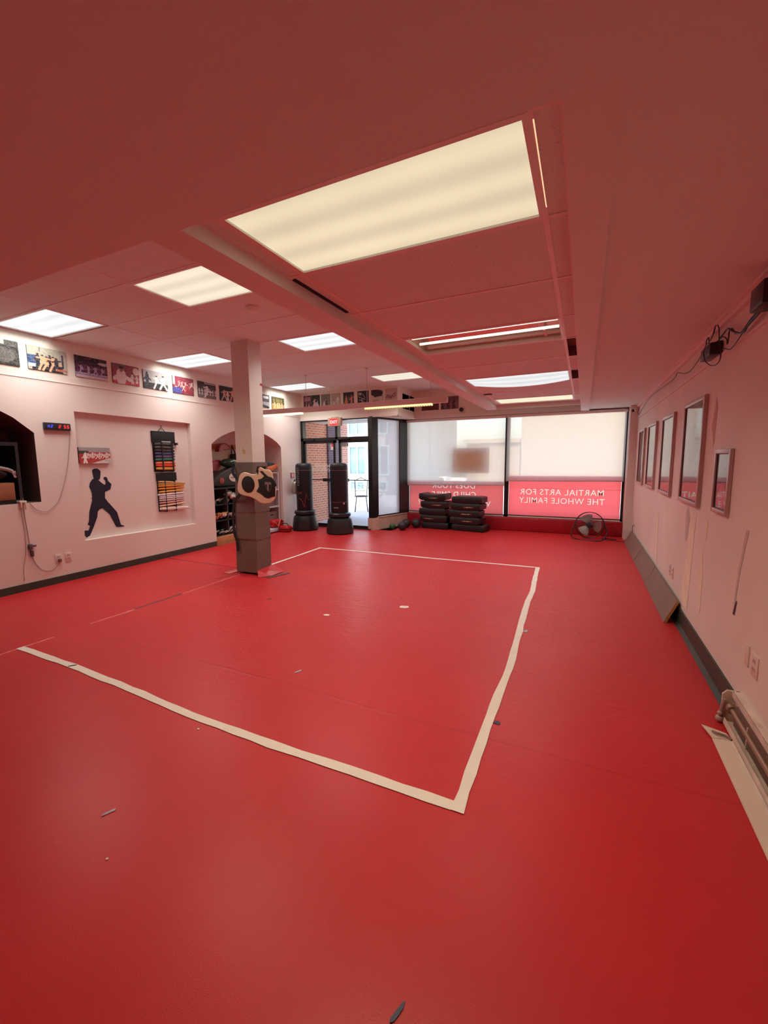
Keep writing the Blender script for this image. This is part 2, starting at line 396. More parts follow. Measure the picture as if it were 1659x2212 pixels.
# right wall
b = MB(); b.box(XR, XR+.08, YB, 9.1, 0, 2.6)
struct(b.build('wall_right', mat('wall_paint_scuffed', (.76, .65, .605), .62, bump=.08, bscale=30, var=.05, vscale=1.6)))
b = MB(); b.box(.70, XR, 8.62, 9.1, 0, 2.4)
struct(b.build('wall_right_return', M_wall))
b = MB(); b.box(XR-.012, XR, YB, 9.0, 2.135, 2.150); b.box(XR-.028, XR, YB, 9.0, 2.325, 2.37); b.box(XR-.05, XR, YB, 9.0, 2.355, 2.37)
struct(b.build('trim_2', mat('wall_rail_paint', (.80, .70, .66), .5)))
# patches and marks on the right wall
def patch(pts, m, parent, name, x=XR-.0015, jag=.02, seed=0):
    rr = random.Random(seed); P = []
    n = len(pts)
    for i in range(n):
        (y0, z0), (y1, z1) = pts[i], pts[(i+1) % n]
        for k in range(4):
            t = k/4; P.append((x, y0+(y1-y0)*t+rr.uniform(-jag, jag)*.4, z0+(z1-z0)*t+rr.uniform(-jag, jag)*.4))
    mb = MB(); tri = tessellate_polygon([[Vector(p) for p in P]]); mb.add(P, [tuple(t) for t in tri])
    return mb.build(name, m, parent, fixn=False)
WR = bpy.data.objects['wall_right']
M_fill = mat('wall_filler', (.82, .69, .55), .8, var=.08, vscale=12)
M_scuff = mat('wall_scuff', (.58, .45, .44), .8, var=.1, vscale=12)
M_scuff2 = mat('wall_torn_paper', (.60, .38, .34), .8, var=.1)
patch([(5.92, .20), (5.74, .20), (5.80, .78), (5.90, .80)], M_fill, WR, 'filler_patch', seed=1)
patch([(4.36, .20), (4.10, .20), (4.02, 1.00), (4.20, 1.02), (4.26, .6)], M_fill, WR, 'filler_patch', seed=2)
patch([(3.85, .62), (3.78, .35), (3.70, .30), (3.70, .60), (3.76, .76)], M_fill, WR, 'filler_patch', seed=3)
patch([(3.76, 1.0), (3.72, .85), (3.68, .88), (3.68, 1.02)], M_fill, WR, 'filler_patch', seed=4)
patch([(4.38, .97), (4.32, 1.05), (4.24, .95), (4.28, .78), (4.36, .72)], M_scuff, WR, 'scuff_mark', seed=5)
patch([(3.78, 1.68), (3.72, 1.86), (3.67, 1.80), (3.68, 1.66), (3.71, 1.52)], M_scuff2, WR, 'torn_paint', seed=6)
patch([(2.90, 1.06), (2.86, 1.06), (2.93, .84), (2.97, .62), (3.0, .55), (2.975, .8)], M_scuff, WR, 'scuff_mark', jag=.008, seed=7)
patch([(2.955, .64), (2.94, .64), (2.965, .55), (3.0, .55), (2.99, .56)], mat('black_mark', (.05, .03, .04), .7), WR, 'scuff_mark', jag=.003, seed=8)

# back wall behind the photographer, closing the room
b = MB(); b.box(XL-.1, XR+.08, YB-.08, YB, 0, 3.0)
struct(b.build('wall_back', M_wall))

# ceilings
def tiles(xs, ys, z, skip, mat_, name, bar=.022, gm=M_grid, flip=False, missing=()):
    mb = MB(); g = MB()
    for i in range(len(xs)-1):
        for j in range(len(ys)-1):
            if (i, j) in skip: continue
            if (i, j) in missing:
                mb.quad((xs[i], ys[j], z+.09), (xs[i+1], ys[j], z+.09), (xs[i+1], ys[j+1], z+.09), (xs[i], ys[j+1], z+.09), mi=1)
                for (p, q) in (((xs[i], ys[j]), (xs[i+1], ys[j])), ((xs[i+1], ys[j]), (xs[i+1], ys[j+1])), ((xs[i+1], ys[j+1]), (xs[i], ys[j+1])), ((xs[i], ys[j+1]), (xs[i], ys[j]))):
                    mb.quad((*p, z), (*q, z), (*q, z+.09), (*p, z+.09), mi=1)
                continue
            mb.quad((xs[i], ys[j], z), (xs[i+1], ys[j], z), (xs[i+1], ys[j+1], z), (xs[i], ys[j+1], z))
    o = struct(mb.build(name, [mat_, mat('open_tile_hole', (.30, .20, .18), .9)], fixn=False))
    h = bar/2
    for x in xs: g.box(x-h, x+h, ys[0], ys[-1], z-.004, z-.0005)
    for y in ys[1:-1]: g.box(xs[0], xs[-1], y-h, y+h, z-.0035, z-.0004)
    g.build('ceiling_grid', gm, o)
    return o
YT = [1.29]+[1.83]+[2.45+.62*k for k in range(9)]+[8.0, 8.8]
XT = [XL, -4.70, -3.49, -2.29, -1.67]
tskip = {(0, 2), (2, 2), (0, 5), (2, 5), (0, 9), (2, 9)}
tiles(XT, YT, ZT, tskip, M_tile, 'ceiling', bar=.018)
b = MB(); b.quad((-1.67, 8.1, ZT), (-.09, 8.1, ZT), (-.09, 8.8, ZT), (-1.67, 8.8, ZT)); b.quad((-1.67, 8.1, ZT), (-.09, 8.1, ZT), (-.09, 8.1, 2.5), (-1.67, 8.1, 2.5))
struct(b.build('ceiling_strip', M_tile, fixn=False))
YBAY = [1.29, 1.38, 1.98, 2.64, 3.33, 3.92, 4.60, 5.28, 5.87, 6.55, 7.25, 7.86, 8.05]
XBAY = [-1.49, -1.395, -.185, -.09]
bskip = {(1, 1), (1, 4), (1, 7), (1, 10)}
tiles(XBAY, YBAY, ZB, bskip, M_tilep, 'ceiling_bay', bar=.024, gm=mat('bay_grid_paint', (.86, .72, .72), .5), missing={(2, 5), (2, 7)})
# dark slots where tiles have slipped
b = MB(); b.box(-1.485, -1.462, 2.0, 2.58, ZB-.006, ZB-.001); b.box(-1.55+.13, -1.30, 6.55, 6.66, ZB-.008, ZB-.001)
b.build('tile_gap', M_void, bpy.data.objects['ceiling_bay'])
# soffits (front, right side, over the entrance)
b = MB()
b.box(XL, XR, YB, 1.29, ZS, ZT+.02)
b.box(.05, XR, 1.29, 9.1, ZS, ZT+.02)
struct(b.build('ceiling_soffit', M_soffit))
b = MB(); b.box(XL, -3.39, 7.9, 9.15, 2.36, ZT+.02); b.box(-3.39, .05, 8.8, 9.15, 2.36, ZT+.02)
struct(b.build('wall_far', M_wallup))
b = MB()
b.box(XL, -3.385, 7.885, 7.90, 2.365, 2.425); b.box(-3.39, -3.375, 7.885, 8.80, 2.365, 2.425); b.box(-3.39, -.09, 8.785, 8.80, 2.365, 2.41)
b.box(XL, -3.375, 7.875, 7.90, 2.345, 2.372); b.box(-3.39, -3.365, 7.875, 8.80, 2.345, 2.372); b.box(-3.39, -.09, 8.775, 8.80, 2.345, 2.372)
struct(b.build('trim_3', M_trim))
# boxed beams either side of the bay and the board closing its far end
b = MB(); b.box(-1.67, -1.49, 1.29, 8.1, ZS, ZT); struct(b.build('trim_4', M_beam))
b = MB(); b.prism([(-.09, 1.29, ZS), (-.09, 2.6, 2.350), (-.09, 9.1, 2.345), (-.09, 9.1, 2.6), (-.09, 1.29, 2.6)], (.14, 0, 0)); struct(b.build('trim_5', M_beam))
b = MB(); b.box(-1.49, -.09, 8.05, 8.1, 2.375, 2.6); b.box(-1.49, -.09, 8.03, 8.05, 2.425, 2.445); b.box(-1.49, -.09, 8.045, 8.052, 2.375, 2.39); struct(b.build('trim_6', M_beam))
# plenum roof so nothing leaks above
b = MB(); b.box(XL-.9, XR+.2, YB-.1, 9.2, 3.15, 3.25); struct(b.build('roof', M_void))
b = MB(); b.box(XL-.9, XL-.8, YB-.1, 7.95, -.1, 3.2); struct(b.build('wall_outer', M_void))

# baseboards
b = MB(); b.box(XL, XL+.012, YB, 5.33, 0, .085); b.box(XL, XL+.012, 7.2, 7.8, 0, .02)
struct(b.build('baseboard_left', M_base))
b = MB(); b.box(XR-.012, XR, 2.80, 8.6, .0, .15); b.prism([(XR-.035, 2.80, 0), (XR-.012, 2.80, 0), (XR-.012, 2.80, .03)], (0, 5.8, 0))
struct(b.build('baseboard_right', M_base))

# window wall: red wrapped curb, head, frames, glass
b = MB()
b.box(-3.64, .72, 8.88, 9.12, 0, .275)
CURB = struct(b.build('wall_window_curb', M_curb, bevel=.02))
# folded corner of the vinyl wrap
b = MB(); b.prism([(-3.45, 8.876, .27), (-2.9, 8.872, .02), (-3.5, 8.872, .02)], (0, -.006, 0)); b.prism([(.45, 8.876, .27), (.69, 8.874, .27), (.69, 8.872, .03)], (0, -.006, 0)); b.build('wrap_fold', M_curb, CURB)
b = MB(); b.box(-3.64, .72, 9.0, 9.1, 2.33, 2.40); struct(b.build('wall_window_head', M_trim))
def window(n, x0, x1):
    o = thing('window_%d' % n, 'black framed shop window', 'window', (x0, 9.0, .28)); del o['label']; del o['category']; o['kind'] = 'structure'
    b = MB(); b.box(x0, x0+.045, 8.98, 9.06, .28, 2.34); b.box(x1-.045, x1, 8.98, 9.06, .28, 2.34)
    b.box(x0, x1, 8.98, 9.06, .28, .315); b.box(x0, x1, 8.98, 9.06, 2.30, 2.34)
    b.build('window_frame', M_black, o)
    b = MB(); b.box(x0+.045, x1-.045, 8.955, 8.985, .282, .298); b.build('window_sill', M_trim, o)
    b = MB(); b.quad((x0+.04, 9.03, .3), (x1-.04, 9.03, .3), (x1-.04, 9.03, 2.31), (x0+.04, 9.03, 2.31)); b.build('glass_pane', glass_mat('window_glass_%d' % n), o, fixn=False)
    return o
window(1, -3.64, -1.43); window(2, -1.43, .70)

# angled entrance side: low plastered wall, black posts, frosted pane
A = Vector((-3.99, 7.86, 0)); B = Vector((-3.62, 8.98, 0)); d = (B-A).normalized(); nrm = Vector((d.y, -d.x, 0))   # nrm points into the room
def along(t0, t1, z0, z1, th0, th1, mb, mi=0):
    p = [A+d*t0+nrm*th0, A+d*t1+nrm*th0, A+d*t1+nrm*th1, A+d*t0+nrm*th1]
    mb.prism([(q.x, q.y, z0) for q in p], (0, 0, z1-z0), mi)
Ln = (B-A).length
b = MB(); along(0, Ln, 0, .255, -.12, .05, b); along(.14, Ln, .255, .275, -.1, .06, b)
struct(b.build('wall_entry', mat('pink_plaster', (.62, .44, .37), .8, var=.12, vscale=14)))
o = thing('window_3', '', 'window', tuple(A)); del o['label']; del o['category']; o['kind'] = 'structure'
b = MB(); along(.0, .16, .255, 2.36, -.09, .03, b); along(.16, .20, .275, 2.36, -.04, .01, b); along(Ln-.30, Ln, .275, 2.36, -.09, .02, b); along(.16, Ln, .275, .30, -.05, .02, b); along(.16, Ln, 2.32, 2.36, -.05, .02, b)
b.build('window_frame', M_black, o)
b = MB(); p0 = A+d*.2; p1 = A+d*(Ln-.3); b.quad((p0.x, p0.y, .3), (p1.x, p1.y, .3), (p1.x, p1.y, 2.32), (p0.x, p0.y, 2.32))
b.build('frosted_pane', shade_mat('frosted_film', (.80, .84, .88), (.92, .95, .98), .07), o, fixn=False)

# entrance doors (two glazed leaves under a transom)
DY = 7.9
b = MB()
b.box(-5.76, -5.70, DY-.02, DY+.10, 0, 2.36); b.box(-4.86, -4.80, DY-.02, DY+.10, 1.93, 2.36); b.box(-4.0, -3.96, DY-.02, DY+.1, 0, 2.36)
b.box(-5.76, -3.96, DY-.02, DY+.10, 2.32, 2.36); b.box(-5.76, -3.96, DY-.02, DY+.10, 1.90, 1.965)
TR = struct(b.build('trim_7', M_black))
b = MB(); b.quad((-5.7, DY+.05, 1.965), (-4.86, DY+.05, 1.965), (-4.86, DY+.05, 2.32), (-5.7, DY+.05, 2.32)); b.quad((-4.8, DY+.05, 1.965), (-4.0, DY+.05, 1.965), (-4.0, DY+.05, 2.32), (-4.8, DY+.05, 2.32))
b.build('transom_glass', glass_mat('transom_glass', (.93, .94, .96)), TR, fixn=False)
def door(n, x0, x1, bar_left):
    o = thing('door_%d' % n, '', 'door', (x0, DY, 0)); del o['label']; del o['category']; o['kind'] = 'structure'
    b = MB(); y0, y1 = DY, DY+.045
    b.box(x0, x0+.055, y0, y1, .02, 1.9); b.box(x1-.055, x1, y0, y1, .02, 1.9); b.box(x0, x1, y0, y1, 1.845, 1.9); b.box(x0, x1, y0, y1, .02, .075)
    b.build('door_frame', M_black, o)
    b = MB(); b.quad((x0+.05, y0+.02, .07), (x1-.05, y0+.02, .07), (x1-.05, y0+.02, 1.85), (x0+.05, y0+.02, 1.85))
    b.build('door_glass', glass_mat('door_glass_%d' % n, (.97, .97, .98)), o, fixn=False)
    b = MB(); b.box(x0+.03, x1-.03, y0-.05, y0-.035, 1.04, 1.062)
    hx = (x1-.30, x1-.02) if bar_left else (x0+.03, x0+.25)
    b.box(hx[0], hx[1], y0-.07, y0-.0, 1.015, 1.085)
    b.build('push_bar', M_blackp, o, bevel=.004)
    b = MB(); b.box(x0+.03, x0+.3, y0-.05, y0, 1.905, 1.945); b.box(x0+.3, x0+.42, y0-.02, y0-.01, 1.92, 1.93); b.build('door_closer', M_black, o, bevel=.004)
    return o
D1 = door(1, -5.70, -4.87, True); D2 = door(2, -4.79, -4.0, False)
b = MB(); b.box(-5.7, -3.99, DY-.03, DY+.1, 0, .02); struct(b.build('trim_8', mat('threshold_dark', (.05, .05, .06), .4, metal=.5)))
# stickers and reversed lettering on the glass
b = MB(); b.quad((-5.0, DY+.015, 1.70), (-4.925, DY+.015, 1.70), (-4.925, DY+.015, 1.845), (-5.0, DY+.015, 1.845)); st = b.build('notice_sticker', mat('sticker_white', (.85, .80, .78), .5), D1, fixn=False)
b = MB(); b.quad((-4.985, DY+.013, 1.77), (-4.935, DY+.013, 1.77), (-4.935, DY+.013, 1.84), (-4.985, DY+.013, 1.84)); b.build('notice_print', mat('sticker_red', (.7, .1, .1), .5), st, fixn=False)
M_whitefilm = mat('white_glass_lettering', (.82, .80, .74), .5)
mir = lambda cx, y, z: (lambda u, v: (cx-u, y, z+v))
text_mb('ENTRANCE', .082, mir(-5.21, DY+.018, 1.325), .002).build('glass_lettering', M_whitefilm, D1, fixn=False)
text_mb('AROUND BACK', .082, mir(-5.23, DY+.018, 1.235), .002).build('glass_lettering', M_whitefilm, D1, fixn=False)
b = MB(); b.quad((-4.725, DY+.012, 1.765), (-4.555, DY+.012, 1.765), (-4.555, DY+.012, 1.84), (-4.725, DY+.012, 1.84)); nb = b.build('number_plate', mat('street_number_grey', (.16, .17, .16), .5), D2, fixn=False)
text_mb('811', .085, mir(-4.64, DY+.008, 1.775), .002).build('street_number', mat('number_light', (.55, .62, .6), .5), nb, fixn=False)

# ================================================================== OUTSIDE
b = MB(); b.prism([(-60, 9.12, -.5), (-60, 9.12, -.10), (-60, 30, -.15), (-60, 50, -1.36), (-60, 120, -3.5), (-60, 120, -4)], (100, 0, 0)); b.box(-30, 20, 9.12, 12.6, -.10, -.04); b.box(-5.78, -3.6, 7.96, 9.2, -.1, 0)
o = b.build('pavement', mat('pale_concrete', (.60, .59, .56), .9, var=.06, vscale=2)); o['kind'] = 'structure'
b = MB(); b.box(-5.84, -5.76, 8.0, 8.95, 0, 2.5); struct(b.build('wall_brick', brick_mat('orange_brick', (.66, .24, .12), (.56, .17, .09), (.66, .50, .42))))
b = MB(); b.box(-5.86, -5.72, 8.95, 9.55, 0, 2.5); struct(b.build('wall_brick_pier', brick_mat('purple_brick', (.16, .10, .14), (.12, .08, .10), (.2, .17, .2))))
b = MB(); b.box(-5.84, -5.78, 9.55, 10.0, 0, 3.4); b.box(-12, -5.84, 9.1, 9.9, 0, 3.4); struct(b.build('wall_brick_corner', brick_mat('light_brick', (.66, .28, .18), (.56, .20, .14), (.68, .55, .48))))
b = MB(); b.box(XL-.1, -3.4, 7.98, 9.15, 2.44, 2.52); b.box(-7, 1.5, 9.13, 9.9, 2.62, 3.4); struct(b.build('wall_facade', mat('exterior_soffit_paint', (.40, .38, .36), .8)))
def portholes(mb, *a): pass
# building across the street, with its windows
def building(name, label, x0, x1, y, z1, m, wins, depth=8, rim=None):
    t = thing(name, label, 'building', ((x0+x1)/2, y, -.1))
    b = MB(); b.box(x0, x1, y, y+depth, -.1, z1); b.box(x0-.15, x1+.15, y-.18, y, z1-.5, z1-.2); b.build('facade', m, t)
    if rim: b = MB(); b.box(x0-.2, x1+.2, y-.3, y+.3, z1-.12, z1+.15); b.build('cornice', rim, t)
    for (wx, ww, wz, wh) in wins:
        b = MB(); b.box(wx-.07, wx+ww+.07, y-.06, y+.0, wz-.07, wz+.0); b.box(wx-.07, wx+ww+.07, y-.06, y, wz+wh, wz+wh+.07)
        for k in range(3): xx = wx-.05+k*(ww+.04)/2; b.box(xx, xx+.06, y-.06, y, wz, wz+wh)
        f = b.build('window', M_teal, t)
        b = MB(); b.quad((wx, y-.02, wz), (wx+ww, y-.02, wz), (wx+ww, y-.02, wz+wh), (wx, y-.02, wz+wh)); b.build('pane', M_pane, f, fixn=False)
    return t
M_teal = mat('teal_frame', (.35, .62, .58), .5); M_pane = mat('street_window_glass', (.10, .17, .24), .15, var=.3, vscale=1.5)
wins = []
for k in range(4):
    x = -12.4+k*1.24*.95
    wins += [(x, .82, .85, 1.25), (x, .78, 2.72, .9), (x+.05, .68, .14, .32)]
building('white_building', 'white building with tall teal framed windows seen through the entrance doors', -14, -8.2, 17.6, 6.5, mat('white_render', (.50, .53, .52), .8), wins, rim=M_teal)
building('tan_building', 'tall tan building seen faintly through the blind beside the frosted pane', -14.7, -12.2, 36, 16, mat('tan_stone', (.36, .30, .24), .85), [(-13.7, .9, 2+3*k, 1.6) for k in range(4)])
building('cream_building', 'large cream building seen faintly through the wider blind', -3.1, 14, 24, 9.5, mat('cream_render', (.40, .335, .25), .85), [(-2+3.1*k, 1.5, 4.4, 1.5) for k in range(5)], rim=mat('cornice_stone', (.40, .36, .31), .8))
# box truck parked across the street, behind the narrower blind
t = thing('box_truck', 'white box truck seen faintly through the blind beside the pole', 'truck', (-17.9, 50, -1.4))
TX = mat('truck_white', (.85, .85, .85), .4)
b = MB(); b.box(-19.4, -16.3, 49, 51.2, -.75, .72); b.build('cargo_box', TX, t, bevel=.04)
b = MB(); b.prism([(-16.25, 49.1, -1.0), (-14.9, 49.1, -1.0), (-14.9, 49.1, -.35), (-15.2, 49.1, -.2), (-15.6, 49.1, .35), (-16.25, 49.1, .35)], (0, 2.0, 0)); b.build('cab', TX, t, bevel=.04)
for x in (-18.7, -16.9, -15.5):
    b = MB(); b.lathe((x, 48.95, -.98), [(.38, 0), (.38, .25), (.2, .26)], 20, axis=(0, 1, 0)); b.build('wheel', M_blackp, t, smooth=True)
b = MB(); b.box(-6.2, -3.2, 24.5, 30, -.4, 2.55); b.box(-6.35, -3.2, 24.3, 24.5, 2.4, 2.62)
tag(b.build('low_annex', MATS['cream_render']), 'low flat-roofed annex beside the cream building, seen through the blind', 'building')
# lamp posts
def lamp(name, label, x, y, h, arms, r):
    g0 = -1.7 if arms else -.1
    t = thing(name, label, 'street lamp' if arms else 'pole', (x, y, g0))
    b = MB(); b.tube([(x, y, g0), (x, y, h)], [r, r*.75], 10); b.build('post', mat('grey_metal', (.16, .16, .17), .5), t, smooth=True)
    if arms:
        for s in (-1, 1):
            b = MB(); b.tube([(x, y, h-.05), (x+s*.35, y, h)], .03, 6); b.box(x+s*.3-.02, x+s*.3+s*.45+.02, y-.15, y+.15, h-.03, h+.08); b.build('lamp_head', M_white, t)
lamp('utility_pole', 'thin dark pole seen through the blind behind the truck', -6.9, 20.0, 3.3, False, .05)
lamp('street_lamp', 'street lamp with two heads seen through the blind', -18.5, 60.0, 2.2, True, .08)
# bistro chair and table on the pavement
def bistro_chair(at, a):
    t = thing('bistro_chair', 'thin dark metal chair on the pavement outside the door', 'chair', at)
    M = Matrix.Translation(at) @ Matrix.Rotation(a, 4, 'Z'); q = lambda x, y, z: tuple(M @ Vector((x, y, z)))
    mm = mat('wrought_iron', (.05, .05, .055), .5)
    b = MB(); b.tube([q(.2*math.cos(u*PI/8), .2*math.sin(u*PI/8), .45) for u in range(17)], .016, 6); b.tube([q(-.2, 0, .45), q(.2, 0, .45)], .006, 6); b.tube([q(0, -.2, .45), q(0, .2, .45)], .006, 6); b.build('seat', mm, t, smooth=True)
    for sx, sy in ((1, 1), (-1, 1), (1, -1), (-1, -1)):
        b = MB(); b.tube([q(.14*sx, .14*sy, .45), q(.19*sx, .19*sy, 0)], .015, 6); b.build('leg', mm, t, smooth=True)
    b = MB(); pts = [q(-.17, .16, .45), q(-.19, .2, .9), q(0, .21, 1.0), q(.19, .2, .9), q(.17, .16, .45)]; b.tube(pts, .015, 6)
    b.tube([q(-.08+.05*math.cos(k), .19, .72+.05*math.sin(k)) for k in np.linspace(0, 5, 10)], .007, 6); b.tube([q(.08+.05*math.cos(k), .19, .72+.05*math.sin(k)) for k in np.linspace(0, 5, 10)], .007, 6)
    b.tube([q(-.18, .18, .6), q(.18, .18, .6)], .007, 6); b.build('backrest', mm, t, smooth=True)
    return t
bistro_chair((-5.98, 11.1, -.04), .5)
t = thing('bistro_table', 'round metal table beside the chair on the pavement', 'table', (-5.45, 11.15, -.04))
b = MB(); b.lathe((-5.45, 11.15, 0), [(.30, .66), (.30, .68)], 28); b.build('tabletop', mat('wrought_iron', (.05, .05, .055), .5), t)
for a in (0, PI/2):
    c, s = math.cos(a+.4)*.24, math.sin(a+.4)*.24
    b = MB(); b.tube([(-5.45-c, 11.15-s, -.04), (-5.45+c*.9, 11.15+s*.9, .66)], .011, 6); b.build('leg', MATS['wrought_iron'], t)
    b = MB(); b.tube([(-5.45+c, 11.15+s, -.04), (-5.45-c*.9, 11.15-s*.9, .66)], .011, 6); b.build('leg', MATS['wrought_iron'], t)
# round lamp under the entrance canopy
b = MB(); b.lathe((-4.55, 8.75, 2.425), [(.12, 0), (.12, .015)], 24)
tag(b.build('canopy_light', mat('canopy_lens', (.9, .88, .8), .4, emit=1.2, ecol=(1, .95, .85)), smooth=True), 'round light under the canopy outside the doors', 'light')

# ================================================================== LIGHT FIXTURES
def lamp_in(parent, x0, x1, y0, y1, z, power, col):
    """the fixture's own output, leaving its lens downwards"""
    L = bpy.data.lights.new('fixture_light', 'AREA'); L.shape = 'RECTANGLE'; L.size = (x1-x0)*.96; L.size_y = (y1-y0)*.94
    L.energy = power*LAMP; L.color = (1.0, .965, .89) if col is COOL else col; L.spread = math.radians(138)
    o = bpy.data.objects.new('fixture_light', L); COL.objects.link(o); o.parent = parent
    at = Vector(parent['world_at']); o.location = Vector(((x0+x1)/2, (y0+y1)/2, z)) - at
    return o
COOL = (.93, .99, 1.0); WARM = (1.0, .86, .62); MID = (1.0, .93, .78)
def troffer(x0, x1, y0, y1, z, label, col, es, power, kind='flat', lcol=None):
    t = thing('ceiling_light', label, 'ceiling light', ((x0+x1)/2, (y0+y1)/2, z), 'fluorescent ceiling lights')
    w = .022
    b = MB(); b.box(x0, x1, y0, y0+w, z-.006, z+.02); b.box(x0, x1, y1-w, y1, z-.006, z+.02); b.box(x0, x0+w, y0+w, y1-w, z-.006, z+.02); b.box(x1-w, x1, y0+w, y1-w, z-.006, z+.02)
    b.build('frame', M_white, t)
    b = MB(); b.box(x0+.003, x1-.003, y0+.003, y1-.003, z+.10, z+.105)
    for (a, c, e, f) in ((x0, x0+.004, y0, y1), (x1-.004, x1, y0, y1), (x0, x1, y0, y0+.004), (x0, x1, y1-.004, y1)): b.box(a, c, e, f, z+.002, z+.105)
    b.build('housing', mat('fixture_enamel', (.75, .66, .52), .4), t)
    if kind == 'open':
        M_tube = mat('lit_tube', (1, .98, .9), .3, emit=1.6, ecol=(1.0, .94, .78))
        M_refl = mat('reflector_enamel', (.72, .62, .58), .2, metal=.85)
        ys = [y0+.10, (y0+y1)/2-.0, y1-.07]
        for k, (ya, yb) in enumerate(((y0+.12, (y0+y1)/2-.03), ((y0+y1)/2+.03, y1-.10))):
            b = MB(); b.prism([(x0+.10, ya, z+.098), (x0+.10, (ya+yb)/2, z+.062), (x0+.10, yb, z+.098)], (x1-x0-.13, 0, 0)); b.build('reflector', M_refl, t)
        for yy in ys[:2]:
            b = MB(); b.tube([(x0+.05, yy, z+.022), (x1-.03, yy, z+.022)], .010, 10); b.build('tube', M_tube, t, smooth=True)
        b = MB(); b.tube([(x0+.05, ys[2], z+.045), (x1-.03, ys[2], z+.045)], .016, 10); b.build('dead_tube', M_white, t, smooth=True)
        b = MB(); b.box(x1-.19, x1-.165, y0+.07, y0+.2, z+.02, z+.03); b.build('tape_strip', M_tape, t); b = MB(); b.box(x1-.15, x1-.13, y0+.33, y1-.08, z+.015, z+.025); b.build('tape_strip', M_tape, t)
        lamp_in(t, x0+.1, x1-.1, y0+.1, y1-.1, z-.012, power, col)
        return t
    lm = lens_mat('lens_%d_%d' % (int(-x0*10), int(y0*10)), lcol or col, es, x0, x1, y0, y1, 3)
    b = MB(); n = 24; v = []; f = []
    for i in range(n+1):
        xx = x0+w+(x1-x0-2*w)*i/n
        for j in range(5):
            yy = y0+w+(y1-y0-2*w)*j/4; zz = z+.004
            if kind == 'sag':                                                  # far edge has dropped out of the frame
                s = (1-((i/n-.55)/.55)**2) if abs(i/n-.55) < .55 else 0
                zz = z+.004-.055*s*(1-j/4)**0*((j/4))
            v.append((xx, yy, zz))
    for i in range(n):
        for j in range(4): a = i*5+j; f.append((a, a+1, a+6, a+5))
    b.add(v, f); b.build('lens', lm, t, smooth=True)
    lamp_in(t, x0+w, x1-w, y0+w, y1-w, z-.075 if kind == 'sag' else z-.012, power, col)
    return t
P1 = 9.0
TL = [(-5.74, -4.71, 3.07-.62, 3.04, 'cool white ceiling light over the clock, against the wall photos', COOL, 1.10, P1),
      (-3.48, -2.30, 2.46, 3.06, 'warm cream ceiling light beside the boxed beam, nearest the camera in the raised ceiling', WARM, 1.0, P1*.9),
      (-5.74, -4.71, 4.32, 4.92, 'cool white ceiling light over the belt rack, partly cut by the column', COOL, 1.06, P1),
      (-3.48, -2.30, 4.32, 4.92, 'cool white ceiling light between the column and the boxed beam', COOL, 1.08, P1),
      (-5.74, -4.71, 6.80, 7.40, 'pale ceiling light in the far corner by the entrance, behind the column', COOL, 1.06, P1),
      (-3.48, -2.30, 6.80, 7.40, 'half warm, half white ceiling light at the far end of the raised ceiling', MID, .98, P1*.9)]
for (x0, x1, y0, y1, lb, c, e, p) in TL: troffer(x0, x1, y0, y1, ZT, lb, c, e, p, lcol=(1, .88, .68) if c is WARM else None)
troffer(-1.395, -.185, 1.385, 1.975, ZB, 'largest ceiling light, warm with a textured lens, nearest the camera', WARM, .90, P1*1.0, lcol=(1.0, .85, .58))
troffer(-1.395, -.185, 3.335, 3.915, ZB, 'open ceiling light with bare tubes and no lens', MID, 1, 3.2, kind='open')
troffer(-1.395, -.185, 5.285, 5.865, ZB, 'cool white ceiling light with a sagging lens', COOL, .93, 7.0, kind='sag')
troffer(-1.395, -.185, 7.255, 7.855, ZB, 'yellowish ceiling light at the window end of the bay', MID, .98, 6.5, lcol=(1, .93, .66))
# glowing strip that stands in for light leaking past the large lens
b = MB(); b.box(-.178, -.174, 1.42, 1.9, ZB-.0045, ZB-.001)
b.build('leak_glow_strip', mat('leaking_light', (1, .8, .5), .5, emit=.9, ecol=(1, .72, .4)), bpy.data.objects['ceiling_bay'])

# hanging light bar
t = thing('pendant_light_bar', 'long hanging light bar with glowing yellow louvres in front of the entrance', 'pendant light', (-3.5, 6.17, 2.28))
b = MB(); b.box(-5.40, -1.86, 6.13, 6.22, 2.30, 2.385); b.build('housing', mat('light_bar_enamel', (.72, .55, .52), .5), t, bevel=.006)
M_lv = mat('louvre_glow', (1, .85, .4), .5, emit=1.1, ecol=(1.0, .90, .42)); M_lv2 = mat('louvre_glow_pale', (1, .95, .75), .5, emit=1.15, ecol=(1.0, .98, .72))
b = MB(); b.box(-5.38, -4.47, 6.135, 6.215, 2.272, 2.30); b.build('louvre', M_lv2, t)
b = MB(); b.box(-3.22, -2.10, 6.135, 6.215, 2.272, 2.30)
b.build('louvre', M_lv, t)
b = MB()
for k in range(28): x = -3.20+k*.04; b.box(x, x+.012, 6.132, 6.218, 2.266, 2.274)
b.build('louvre_fins', mat('fin_dark', (.25, .2, .08), .5), t)
for x in (-4.37, -3.19, -2.12):
    b = MB(); b.tube([(x, 6.17, 2.38), (x, 6.17, 2.925)], .004, 6); b.lathe((x, 6.17, 2.915), [(.03, 0), (.012, -.012)], 12); b.build('rod', mat('pale_rod', (.6, .5, .48), .5), t)
